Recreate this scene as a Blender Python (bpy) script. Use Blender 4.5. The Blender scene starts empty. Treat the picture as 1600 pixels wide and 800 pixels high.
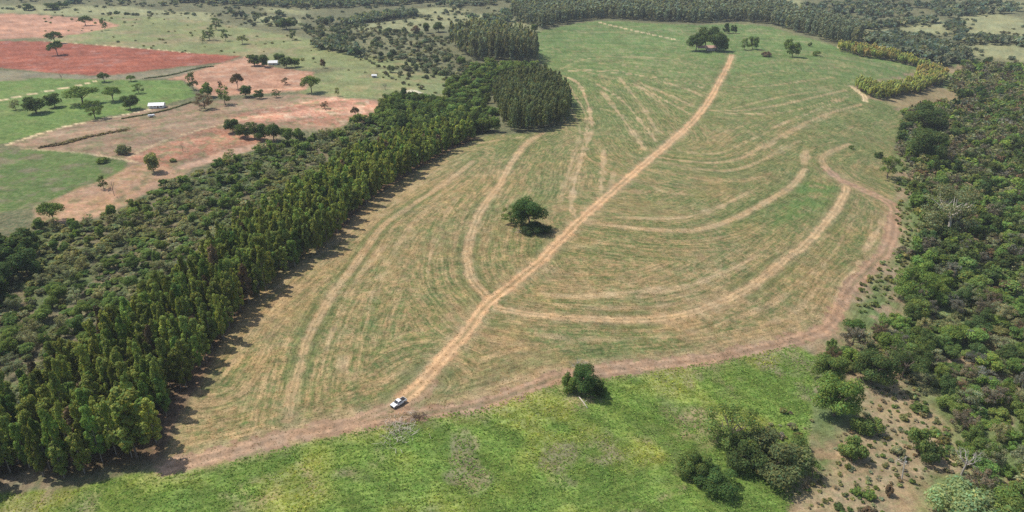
import bpy, math
import numpy as np
from mathutils import Vector

# ------------------------------------------------------------------ camera, light, exposure
SC = bpy.context.scene
COL = SC.collection
F, CX, CY = 1100.0, 800.0, 400.0          # focal length in pixels of the 1600x800 photograph
PITCH, CAMZ = math.radians(25.3), 120.0
cam_d = bpy.data.cameras.new('camera'); cam = bpy.data.objects.new('camera', cam_d); COL.objects.link(cam)
cam_d.sensor_width = 36; cam_d.lens = F / 1600 * 36
cam_d.clip_start = 1; cam_d.clip_end = 30000
cam.location = (0, 0, CAMZ); cam.rotation_euler = (math.pi/2 - PITCH, 0, 0)
SC.camera = cam
SUN_EL, SUN_AZ = math.radians(57), math.atan2(-0.93, 0.37)      # azimuth clockwise from +Y
world = bpy.data.worlds.new('World'); SC.world = world; world.use_nodes = True
wn = world.node_tree; bg = wn.nodes['Background']
sky = wn.nodes.new('ShaderNodeTexSky'); sky.sky_type = 'NISHITA'; sky.sun_disc = False
sky.sun_elevation = SUN_EL; sky.sun_rotation = SUN_AZ; sky.air_density = 1.0; sky.dust_density = 1.5
wn.links.new(sky.outputs[0], bg.inputs[0]); bg.inputs[1].default_value = 0.12
sun_d = bpy.data.lights.new('sun', 'SUN'); sun = bpy.data.objects.new('sun', sun_d); COL.objects.link(sun)
sun_d.energy = 4.2; sun_d.angle = math.radians(0.53); sun_d.color = (1.0, 0.955, 0.88)
sdir = Vector((math.sin(SUN_AZ)*math.cos(SUN_EL), math.cos(SUN_AZ)*math.cos(SUN_EL), math.sin(SUN_EL)))
sun.rotation_euler = sdir.to_track_quat('Z', 'Y').to_euler(); sun.location = (-300, 200, 500)
SC.view_settings.view_transform = 'Standard'; SC.view_settings.look = 'None'
SC.view_settings.exposure = 0.10; SC.view_settings.gamma = 1.0
SC.view_settings.use_curve_mapping = False
SC.cycles.use_denoising = False; SC.cycles.max_bounces = 4; SC.cycles.diffuse_bounces = 2; SC.cycles.transmission_bounces = 2
SC.cycles.volume_bounces = 0; SC.cycles.transparent_max_bounces = 4
HAZE = 0.00011

# ------------------------------------------------------------------ noise and geometry helpers
def _h(ix, iy, seed):
    h = (ix.astype(np.int64)*374761393 + iy.astype(np.int64)*668265263 + seed*1442695041) & 0xffffffff
    h = ((h ^ (h >> 13)) * 1274126177) & 0xffffffff
    h ^= h >> 16
    return (h & 0xffff) / 65535.0
def vnoise(x, y, seed=0):
    x = np.asarray(x, float); y = np.asarray(y, float)
    ix = np.floor(x); iy = np.floor(y); fx = x-ix; fy = y-iy
    fx = fx*fx*(3-2*fx); fy = fy*fy*(3-2*fy)
    a = _h(ix, iy, seed); b = _h(ix+1, iy, seed); c = _h(ix, iy+1, seed); d = _h(ix+1, iy+1, seed)
    return (a*(1-fx)+b*fx)*(1-fy) + (c*(1-fx)+d*fx)*fy
def fbm(x, y, seed=0, o=3):
    s = 0; a = 0.5; t = 0
    for k in range(o):
        s = s + a*vnoise(x*2**k+17.3*k, y*2**k-9.1*k, seed+k*7); t += a; a *= 0.55
    return s/t
def sst(a, b, x):
    t = np.clip((x-a)/(b-a), 0, 1); return t*t*(3-2*t)
def ray(px, py):
    px = np.asarray(px, float); py = np.asarray(py, float)
    u = (px-CX)/F; v = (CY-py)/F
    return u, math.cos(PITCH)+v*math.sin(PITCH), -math.sin(PITCH)+v*math.cos(PITCH)
def flat(pts):
    p = np.array(pts, float); a, b, c = ray(p[:,0], p[:,1]); t = CAMZ/(-c)
    return np.stack([a*t, b*t], 1)
def seg_d(X, Y, P):                                    # distance to polyline and position along it
    d = np.full(X.shape, 1e9); s = np.zeros(X.shape); acc = 0.0
    for (x0, y0), (x1, y1) in zip(P[:-1], P[1:]):
        dx, dy = x1-x0, y1-y0; L2 = dx*dx+dy*dy+1e-9
        t = np.clip(((X-x0)*dx+(Y-y0)*dy)/L2, 0, 1)
        q = np.hypot(X-x0-t*dx, Y-y0-t*dy); m = q < d
        d[m] = q[m]; s[m] = acc+t[m]*math.sqrt(L2); acc += math.sqrt(L2)
    return d, s
CREEK = flat([(-260,800),(0,560),(160,440),(320,330),(480,250),(640,190),(760,140)])
VALLEY = flat([(1800,900),(1700,600),(1640,400),(1590,250),(1560,170),(1540,110)])
def height(X, Y):
    X = np.asarray(X, float); Y = np.asarray(Y, float)
    d, _ = seg_d(X, Y, CREEK); h = -5.0*np.exp(-(d/48)**2)
    d, _ = seg_d(X, Y, VALLEY); h = h - 15*np.exp(-(d/105)**2)
    r = np.hypot(X, Y)
    h = h + 2.6*(fbm(X/230, Y/230, 3, 2)-.5)*sst(60, 260, r)
    far = sst(850, 1300, r)
    h = h + far*16*(fbm(X/330+4, Y/330, 11, 2)-.5)
    h = h + 0.035*np.maximum(0, r-1250)*(0.4+1.2*fbm(X/1500, Y/1500, 5, 2))
    return h
def unproj(pts):                                       # photograph pixels -> points on the terrain
    p = np.atleast_2d(np.array(pts, float))
    a, b, c = ray(p[:,0], p[:,1]); c = np.minimum(c, -0.012)
    tf = CAMZ/(-c)
    ts = tf[:,None]*np.linspace(0.80, 1.55, 150)[None,:]
    hh = height(a[:,None]*ts, b[:,None]*ts); g = CAMZ + c[:,None]*ts - hh
    k = np.argmax(g < 0, 1); k = np.where(k == 0, 149, k); i = np.arange(len(p))
    g1 = g[i, k]; g0 = g[i, k-1]; w = np.clip(g0/(g0-g1+1e-9), 0, 1)
    t = ts[i, k-1]*(1-w)+ts[i, k]*w
    return np.stack([a*t, b*t], 1)
def smooth(P, n=6):
    P = np.array(P); Q = np.vstack([2*P[0]-P[1], P, 2*P[-1]-P[-2]]); out = []
    for i in range(1, len(Q)-2):
        for k in range(n):
            t = k/n; a, b, c, d = Q[i-1], Q[i], Q[i+1], Q[i+2]
            out.append(.5*(2*b+(c-a)*t+(2*a-5*b+4*c-d)*t*t+(3*b-a-3*c+d)*t**3))
    out.append(P[-1]); return np.array(out)
def inside(X, Y, P):
    r = np.zeros(X.shape, bool)
    for i in range(len(P)):
        x0, y0 = P[i]; x1, y1 = P[i-1]
        m = ((y0 > Y) != (y1 > Y)) & (X < (x1-x0)*(Y-y0)/((y1-y0) or 1e-9)+x0)
        r ^= m
    return r
def slant(x, y): return math.sqrt(x*x+y*y+CAMZ**2)

# ------------------------------------------------------------------ materials
def mat(name, color=(.5,.5,.5), rough=.8, metal=0, spec=.3, vary=.15, scale=3):
    m = bpy.data.materials.new(name); m.use_nodes = True; nt = m.node_tree; b = nt.nodes['Principled BSDF']
    b.inputs['Roughness'].default_value = rough; b.inputs['Metallic'].default_value = metal
    b.inputs['Specular IOR Level'].default_value = spec
    tc = nt.nodes.new('ShaderNodeTexCoord'); n = nt.nodes.new('ShaderNodeTexNoise'); n.inputs['Scale'].default_value = scale
    nt.links.new(tc.outputs['Object'], n.inputs['Vector'])
    r = nt.nodes.new('ShaderNodeMapRange'); r.inputs[3].default_value = 1-vary; r.inputs[4].default_value = 1+vary
    nt.links.new(n.outputs[0], r.inputs[0])
    x = nt.nodes.new('ShaderNodeVectorMath'); x.operation = 'SCALE'; x.inputs[0].default_value = color
    nt.links.new(r.outputs[0], x.inputs['Scale']); nt.links.new(x.outputs[0], b.inputs['Base Color'])
    return m
def leaf_mat():
    m = bpy.data.materials.new('foliage'); m.use_nodes = True; nt = m.node_tree; nt.nodes.clear(); L = nt.links.new
    out = nt.nodes.new('ShaderNodeOutputMaterial'); at = nt.nodes.new('ShaderNodeAttribute'); at.attribute_name = 'lc'
    oi = nt.nodes.new('ShaderNodeObjectInfo'); mu = nt.nodes.new('ShaderNodeVectorMath'); mu.operation = 'MULTIPLY'
    L(at.outputs['Color'], mu.inputs[0]); L(oi.outputs['Color'], mu.inputs[1])
    d = nt.nodes.new('ShaderNodeBsdfDiffuse'); t = nt.nodes.new('ShaderNodeBsdfTranslucent')
    L(mu.outputs[0], d.inputs[0])
    ty = nt.nodes.new('ShaderNodeVectorMath'); ty.operation = 'MULTIPLY'; ty.inputs[1].default_value = (1.25, 1.3, .55)
    L(mu.outputs[0], ty.inputs[0]); L(ty.outputs[0], t.inputs[0])
    mx = nt.nodes.new('ShaderNodeMixShader'); mx.inputs[0].default_value = .38
    L(d.outputs[0], mx.inputs[1]); L(t.outputs[0], mx.inputs[2]); L(mx.outputs[0], out.inputs[0])
    return m
def bark_mat():
    m = bpy.data.materials.new('bark'); m.use_nodes = True; nt = m.node_tree; L = nt.links.new
    b = nt.nodes['Principled BSDF']; b.inputs['Roughness'].default_value = .9
    oi = nt.nodes.new('ShaderNodeObjectInfo'); n = nt.nodes.new('ShaderNodeTexNoise'); n.inputs['Scale'].default_value = 14
    tc = nt.nodes.new('ShaderNodeTexCoord'); L(tc.outputs['Object'], n.inputs['Vector'])
    r = nt.nodes.new('ShaderNodeMapRange'); r.inputs[3].default_value = .6; r.inputs[4].default_value = 1.3; L(n.outputs[0], r.inputs[0])
    mu = nt.nodes.new('ShaderNodeVectorMath'); mu.operation = 'SCALE'; L(oi.outputs['Color'], mu.inputs[0]); L(r.outputs[0], mu.inputs['Scale'])
    L(mu.outputs[0], b.inputs['Base Color']); return m
LEAF, BARK = leaf_mat(), bark_mat()
def ground_mat():
    m = bpy.data.materials.new('land_cover'); m.use_nodes = True; nt = m.node_tree; L = nt.links.new; N = nt.nodes.new
    b = nt.nodes['Principled BSDF']; b.inputs['Roughness'].default_value = .95; b.inputs['Specular IOR Level'].default_value = .1
    A = N('ShaderNodeAttribute'); A.attribute_name = 'cover_a'; B = N('ShaderNodeAttribute'); B.attribute_name = 'cover_b'
    G = N('ShaderNodeAttribute'); G.attribute_name = 'grain'
    RW = N('ShaderNodeAttribute'); RW.attribute_name = 'row'
    tc = N('ShaderNodeTexCoord')
    def noise(sc, det=2):
        n = N('ShaderNodeTexNoise'); n.inputs['Scale'].default_value = sc; n.inputs['Detail'].default_value = det
        n.inputs['Roughness'].default_value = .62; L(tc.outputs['Object'], n.inputs['Vector']); return n.outputs[0]
    n1, n2, n3 = noise(.8, 3), noise(2.4, 2), noise(.09, 3)
    def rng(s, a, b_, c, d):
        r = N('ShaderNodeMapRange'); r.inputs[1].default_value = a; r.inputs[2].default_value = b_; r.inputs[3].default_value = c; r.inputs[4].default_value = d
        L(s, r.inputs[0]); return r.outputs[0]
    def mth(op, x, y):
        q = N('ShaderNodeMath'); q.operation = op
        for i, v in enumerate((x, y)):
            if hasattr(v, 'links'): L(v, q.inputs[i])
            else: q.inputs[i].default_value = v
        return q.outputs[0]
    rn = N('ShaderNodeTexNoise'); rn.inputs['Scale'].default_value = 1.0; rn.inputs['Detail'].default_value = 3; rn.inputs['Roughness'].default_value = .6
    L(RW.outputs['Vector'], rn.inputs['Vector'])
    f = mth('ADD', mth('MULTIPLY', n1, .55), mth('ADD', mth('MULTIPLY', n3, .12), mth('MULTIPLY', rn.outputs[0], .33)))
    f = rng(f, .435, .565, 0, 1)
    mx = N('ShaderNodeMix'); mx.data_type = 'RGBA'; L(f, mx.inputs[0]); L(A.outputs['Color'], mx.inputs[6]); L(B.outputs['Color'], mx.inputs[7])
    dk = rng(n2, .30, .70, -.5, .5)                     # blade and clod scale variation
    n4 = noise(6.5, 1)
    dk = mth('ADD', dk, mth('ADD', rng(n4, .3, .7, -.25, .25), rng(rn.outputs[0], .3, .7, -.3, .3)))
    v = mth('ADD', 1.0, mth('MULTIPLY', dk, G.outputs['Fac']))
    sc = N('ShaderNodeVectorMath'); sc.operation = 'SCALE'; L(mx.outputs[2], sc.inputs[0]); L(v, sc.inputs['Scale'])
    L(sc.outputs[0], b.inputs['Base Color'])
    bp = N('ShaderNodeBump'); bp.inputs['Distance'].default_value = .35
    L(mth('MULTIPLY', G.outputs['Fac'], .35), bp.inputs['Strength']); L(mth('ADD', n1, mth('MULTIPLY', n2, .5)), bp.inputs['Height'])
    L(bp.outputs[0], b.inputs['Normal']); return m
GROUND = ground_mat()

# ------------------------------------------------------------------ mesh and object helpers
def mesh_from(name, V, Fc, material, col=None, smoothed=False):
    V = np.ascontiguousarray(V, np.float32); Fc = np.ascontiguousarray(Fc, np.int32); k = Fc.shape[1]
    me = bpy.data.meshes.new(name); me.vertices.add(len(V)); me.vertices.foreach_set('co', V.ravel())
    me.loops.add(Fc.size); me.loops.foreach_set('vertex_index', Fc.ravel())
    me.polygons.add(len(Fc)); me.polygons.foreach_set('loop_start', np.arange(len(Fc), dtype=np.int32)*k)
    me.polygons.foreach_set('loop_total', np.full(len(Fc), k, np.int32))
    if smoothed: me.polygons.foreach_set('use_smooth', np.ones(len(Fc), bool))
    me.materials.append(material); me.update()
    if col is not None:
        a = me.color_attributes.new('lc', 'FLOAT_COLOR', 'POINT')
        a.data.foreach_set('color', np.hstack([col, np.ones((len(col), 1))]).astype(np.float32).ravel())
    return me
def link(name, me, parent=None, loc=None, color=None):
    o = bpy.data.objects.new(name, me); COL.objects.link(o)
    if parent: o.parent = parent
    if loc is not None: o.location = loc
    if color is not None: o.color = (*color, 1)
    return o
def thing(name, label, cat, loc, rz=0, group=None, scale=(1,1,1)):
    o = bpy.data.objects.new(name, None); COL.objects.link(o); o.location = loc; o.rotation_euler = (0, 0, rz); o.scale = scale
    o.empty_display_size = .3; o['label'] = label; o['category'] = cat
    if group: o['group'] = group
    return o
class MB:                                               # triangle/quad collector
    def __init__(s): s.v = []; s.f = []
    def box(s, c, d, rz=0, taper=(1,1), shift=(0,0)):
        b = len(s.v); x, y, z = c; ca, sa = math.cos(rz), math.sin(rz)
        for k, (sx, sy, sz) in enumerate([(-1,-1,-1),(1,-1,-1),(1,1,-1),(-1,1,-1),(-1,-1,1),(1,-1,1),(1,1,1),(-1,1,1)]):
            tx, ty = taper if sz > 0 else (1, 1)
            px = sx*d[0]/2*tx+(shift[0] if sz > 0 else 0); py = sy*d[1]/2*ty+(shift[1] if sz > 0 else 0)
            s.v.append((x+px*ca-py*sa, y+px*sa+py*ca, z+sz*d[2]/2))
        for q in [(0,3,2,1),(4,5,6,7),(0,1,5,4),(1,2,6,5),(2,3,7,6),(3,0,4,7)]: s.f.append([b+i for i in q])
    def tube(s, P, R, n=6, cap=True):
        P = [Vector(p) for p in P]; b = len(s.v)
        for i, p in enumerate(P):
            t = (P[min(i+1, len(P)-1)]-P[max(i-1, 0)]).normalized()
            u = t.orthogonal().normalized(); w = t.cross(u)
            if i and pu.dot(u) < .99:
                u = (pu-t*pu.dot(t)).normalized(); w = t.cross(u)
            pu = u
            for k in range(n):
                a = 2*math.pi*k/n; s.v.append(tuple(p+(u*math.cos(a)+w*math.sin(a))*R[i]))
        for i in range(len(P)-1):
            for k in range(n):
                a = b+i*n+k; c = b+i*n+(k+1) % n; s.f.append([a, c, c+n, a+n])
        if cap:
            s.f.append([b+k for k in range(n)][::-1]); s.f.append([b+(len(P)-1)*n+k for k in range(n)])
    def poly(s, pts, y0, y1):                           # side profile in x,z extruded along y
        b = len(s.v); n = len(pts)
        for y in (y0, y1):
            for p in pts: s.v.append((p[0], y, p[1]))
        s.f.append([b+i for i in range(n)]); s.f.append([b+n+i for i in range(n)][::-1])
        for i in range(n):
            j = (i+1) % n; s.f.append([b+i, b+n+i, b+n+j, b+j])
    def build(s, name, material, parent=None, bevel=0, loc=None, color=None, smoothed=False):
        me = bpy.data.meshes.new(name); me.from_pydata(s.v, [], s.f); me.materials.append(material); me.update()
        if smoothed:
            for p in me.polygons: p.use_smooth = True
        o = link(name, me, parent, loc, color)
        if bevel:
            md = o.modifiers.new('bevel', 'BEVEL'); md.width = bevel; md.segments = 2; md.limit_method = 'ANGLE'
        return o

# ------------------------------------------------------------------ the land: regions traced from the photo, laid on the terrain
U = unproj
P_FIELD = U([(262,738),(256,705),(300,625),(345,540),(400,450),(470,395),(530,365),(570,320),(640,272),(720,228),(760,212),(830,208),
    (872,202),(892,180),(885,160),(872,125),(845,98),(838,75),(835,50),(900,37),(940,32),(1020,36),(1100,39),(1150,36),(1200,41),(1250,56),
    (1310,74),(1400,95),(1440,104),(1400,118),(1330,134),(1352,157),(1385,163),(1412,180),(1395,235),(1400,300),(1400,330),(1395,400),
    (1345,440),(1312,500),(1240,538),(1160,557),(1000,584),(870,600),(740,640),(640,657),(560,672),(420,705),(330,730)])
P_GRASS = U([(-200,800),(0,772),(120,765),(220,735),(265,742),(330,730),(420,705),(560,672),(640,657),(740,640),(870,600),(1000,584),(1160,557),
    (1240,538),(1275,560),(1270,640),(1262,740),(1232,800),(1220,960),(-300,960)])
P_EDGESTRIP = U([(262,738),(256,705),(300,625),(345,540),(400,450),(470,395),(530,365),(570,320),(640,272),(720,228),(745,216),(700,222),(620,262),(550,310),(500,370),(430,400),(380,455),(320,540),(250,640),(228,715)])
P_SALMON_TOP = U([(-60,20),(60,23),(150,29),(188,40),(140,50),(90,58),(0,61),(-60,60)])
P_RED = U([(-80,63),(75,65),(180,73),(300,83),(375,88),(350,97),(240,109),(200,115),(150,118),(80,114),(0,106),(-80,104)])
P_GREYSTRIP = U([(-80,105),(80,115),(150,119),(220,113),(330,102),(300,112),(280,122),(150,126),(60,130),(-60,135)])
P_GREEN = U([(-80,136),(60,122),(148,124),(285,126),(308,150),(252,165),(180,180),(60,207),(12,224),(-60,235)])
P_SALMON = U([(262,124),(330,104),(385,88),(430,106),(490,113),(490,122),(478,140),(430,145),(330,150),(310,140),(290,126)])
P_FALLOW = U([(12,226),(110,195),(185,180),(255,167),(330,158),(410,151),(470,147),(520,152),(592,157),(595,168),(592,182),(560,192),(500,205),(440,202),(430,222),(380,236),
    (300,262),(285,275),(230,300),(150,342),(90,350),(62,345),(58,322),(110,300),(200,262),(196,250),(120,237),(40,232)])
P_FREDA = U([(198,247),(255,225),(345,195),(400,212),(425,222),(380,234),(300,248),(262,262),(240,254),(215,252)])
P_FREDB = U([(350,190),(380,175),(440,165),(520,152),(592,158),(592,182),(520,200),(470,195)])
P_FPALE = U([(62,345),(58,322),(110,300),(200,262),(240,254),(262,262),(285,275),(230,300),(150,342),(90,350)])
P_FPALEB = U([(360,232),(425,220),(430,224),(380,238),(300,262),(285,275),(280,262)])
P_GREENLOW = U([(-120,238),(60,233),(120,238),(196,252),(200,262),(160,283),(110,300),(56,322),(20,330),(-120,345)])
P_MIDPAST = U([(480,118),(560,105),(720,120),(760,135),(700,160),(640,140),(595,157),(520,152),(470,146)])
P_OLIVETOP = U([(60,18),(180,24),(330,34),(480,60),(560,85),(700,105),(560,105),(470,108),(385,88),(300,83),(180,73),(75,65),(90,58),(140,50),(188,40),(150,29)])
P_CLEARING = U([(1340,590),(1385,565),(1425,575),(1455,640),(1490,680),(1505,735),(1440,760),(1460,840),(1220,900),(1232,800),(1262,750),(1290,700),(1345,650)])
P_PATCH = [(U(p), s) for p, s in [([(0,740),(60,735),(115,765),(60,790),(0,780)], 2), ([(1350,410),(1400,480),(1395,510),(1360,515),(1400,520),(1420,480),(1400,420)], 3),
    ([(1040,765),(1075,742),(1060,765),(1030,790)], 1.5), ([(880,612),(950,610),(940,632),(900,640)], 2), ([(455,725),(485,735),(500,775),(480,775)], 2.5),
    ([(380,750),(430,745),(440,790),(400,790)], 3), ([(1050,640),(1110,640),(1110,680),(1060,690)], 3), ([(785,350),(855,350),(860,372),(790,376)], 1.5)]]
P_RIGHT = U([(1440,104),(1400,118),(1330,134),(1352,157),(1385,163),(1412,180),(1395,235),(1400,330),(1395,400),(1345,440),(1312,500),(1240,538),(1275,560),(1262,740),(1232,800),(1200,960),(1900,960),(2100,500),(1900,200),(1700,105),(1510,96)])
P_LUSH = U([(1240,288),(1285,278),(1316,296),(1300,325),(1250,345),(1205,352),(1215,320)])
P_CREAM = U([(625,142),(640,140),(660,144),(640,148)])
P_PASTR = [U(p) for p in [[(1345,45),(1420,40),(1450,26),(1485,38),(1485,55),(1400,52),(1350,48)], [(1500,25),(1560,20),(1600,30),(1640,60),(1560,60),(1500,50)],
    [(1500,65),(1560,68),(1660,75),(1660,100),(1560,92),(1515,88)], [(1080,-8),(1250,0),(1260,12),(1190,14),(1100,4)], [(1530,2),(1640,2),(1640,14),(1540,12)],
    [(540,42),(600,34),(680,24),(780,22),(800,32),(700,40),(640,50),(560,48)], [(755,42),(800,36),(840,35),(838,50),(800,52),(760,48)], [(410,11),(480,18),(478,24),(420,19)],
    [(400,22),(470,30),(470,42),(400,38)], [(620,18),(690,10),(740,16),(680,24)], [(-40,8),(80,8),(200,10),(330,20),(340,34),(180,24),(0,20),(-40,18)]]]
P_ORANGE = U([(1395,140),(1440,128),(1520,150),(1480,170),(1420,175),(1385,162)])
# tracks: pixels, width in metres, strength, name or None when it is only a worn streak of the field
TR = [
 ('dirt_road', [(632,622),(652,604),(690,562),(722,528),(760,476),(800,444),(850,402),(905,346),(950,305),(1000,262),(1040,228),(1080,192),(1106,160),(1126,124),(1140,97),(1143,86)], 5.0, 1.0),
 ('dirt_track', [(775,482),(830,491),(900,497),(970,500),(1040,497),(1100,482),(1160,456),(1210,420),(1262,378),(1302,333),(1318,308),(1322,292)], 3.9, .95),
 ('dirt_track', [(918,347),(960,353),(1020,359),(1080,360),(1130,348),(1180,325),(1220,302),(1245,283),(1258,264)], 3.2, .75),
 ('dirt_track', [(1030,246),(1075,252),(1120,254),(1160,246),(1200,223),(1250,196),(1300,176),(1345,163)], 2.6, .6),
 ('dirt_track', [(1032,253),(1080,262),(1130,267),(1170,259),(1210,240),(1248,220)], 2.4, .55),
 ('dirt_track', [(1110,172),(1150,173),(1200,167),(1250,157),(1320,141)], 3.0, .6),
 ('dirt_track', [(1145,170),(1190,158),(1240,148),(1300,140)], 2.5, .45),
 ('dirt_track', [(1138,137),(1200,134),(1240,129),(1300,121)], 2.6, .5),
 ('dirt_track', [(850,207),(824,223),(797,258),(780,290),(757,320),(741,350),(732,382),(730,410),(738,438),(755,458),(768,472)], 3.3, .85),
 ('dirt_track', [(740,252),(690,290),(640,323),(600,352),(570,390),(545,425),(520,457),(495,500),(478,540),(466,577),(458,612),(450,655)], 2.7, .68),
 ('edge_track', [(262,730),(330,714),(420,690),(500,670),(580,655),(640,648),(740,634),(830,605),(880,588),(960,575),(1060,566),(1160,550),(1240,531),(1290,512),(1310,484),(1332,446),(1366,412),(1388,385),(1396,345),(1393,320),(1352,298),(1312,280),(1290,262)], 6.0, .95),
 ('edge_track', [(560,655),(600,640),(640,624),(672,600)], 5, .7),
 ('dirt_track', [(1290,262),(1283,248),(1300,236),(1328,226)], 3.5, .6),
 ('farm_track', [(1308,73),(1360,88),(1400,94),(1436,104)], 4.5, 1.2),
 ('farm_track', [(1330,134),(1342,144),(1350,150),(1352,158)], 4.5, 1.2),
 ('farm_track', [(933,34),(965,42),(1005,51),(1055,62)], 4.0, .9),
 ('farm_track', [(-60,168),(0,157),(60,145),(120,134),(148,127)], 3.6, 1.3),
 ('farm_track', [(12,226),(60,210),(110,196),(185,181),(255,166)], 2.6, 1.0),
 ('farm_track', [(70,65),(150,70),(240,77),(300,83)], 3.0, .8),
 ('farm_track', [(35,232),(120,238),(196,250),(215,254)], 2.2, .5),
 ('farm_track', [(200,245),(262,218),(345,195),(430,178)], 2.4, .6)]
STREAK = [([(878,118),(903,130),(918,162),(926,200)], 3.6, .6), ([(926,200),(912,240),(898,285),(893,325),(905,345)], 3.2, .5), ([(938,140),(958,165),(984,200),(1012,240)], 4.5, .45),
 ([(965,118),(1002,165),(1030,212)], 4, .4), ([(868,112),(960,110),(1060,135),(1110,155)], 4, .45), ([(945,230),(938,305)], 3.5, .5), ([(1000,130),(1060,155),(1090,170)], 5, .4),
 ([(880,150),(905,200),(898,240),(880,290),(875,330)], 3, .3), ([(890,105),(980,130),(1040,165)], 3, .35), ([(1345,400),(1365,370),(1382,340)], 3, .6), ([(1300,480),(1330,430),(1360,395)], 3, .5),
 ([(822,455),(900,463),(1000,455),(1080,445),(1160,412),(1190,395)], 5, .45), ([(960,340),(1060,340),(1120,325),(1180,295)], 4, .4), ([(1260,230),(1255,262)], 7, .5),
 ([(1180,240),(1240,205),(1300,180)], 4, .4), ([(540,540),(530,600)], 6, .45), ([(610,375),(560,430),(520,520),(500,580)], 3, .3), ([(690,300),(640,360),(600,430),(580,500)], 2.5, .22),
 ([(400,480),(470,420),(560,350),(660,280),(740,235)], 4, .25), ([(340,600),(420,490),(520,400),(640,300),(740,240)], 3, .25), ([(860,395),(900,385),(940,385)], 9, .35), ([(700,232),(760,222),(830,212)], 3, .4),
 ([(1010,285),(1040,300),(1100,306)], 3, .3), ([(870,110),(930,90),(1060,92),(1120,100)], 4, .25), ([(900,165),(960,175),(1000,200)], 2.5, .25), ([(1150,120),(1250,108),(1330,105)], 3, .3), ([(905,108),(1000,118),(1070,128),(1105,140)], 3, .5),
 ([(860,97),(960,100),(1100,118)], 3, .35), ([(928,128),(970,155),(1005,195),(1030,228)], 2.6, .5), ([(985,128),(1045,160),(1092,186)], 3, .5), ([(885,128),(915,180),(912,225),(890,290)], 2.5, .4),
 ([(1200,202),(1250,182),(1325,152)], 2.6, .45), ([(1120,176),(1220,176),(1330,150)], 2.4, .45), ([(960,262),(952,300)], 2.5, .4), ([(1050,235),(1120,240),(1180,215),(1230,190)], 2.4, .35),
 ([(720,300),(690,350),(672,400),(668,450)], 2, .3), ([(650,340),(610,400),(585,450),(570,520)], 2, .3), ([(830,470),(910,480),(1000,480),(1090,470)], 2.2, .3), ([(700,560),(640,580),(590,600)], 3, .3),
 ([(810,520),(920,530),(1040,525),(1130,505)], 2, .25), ([(1150,500),(1230,460),(1290,410),(1330,350)], 2, .3), ([(1180,515),(1250,480),(1310,420)], 2, .3)]
TRW = [(n, smooth(U(p), 6), w, s) for n, p, w, s in TR]
STW = [(smooth(U(p), 5), w, s) for p, w, s in STREAK]

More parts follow.
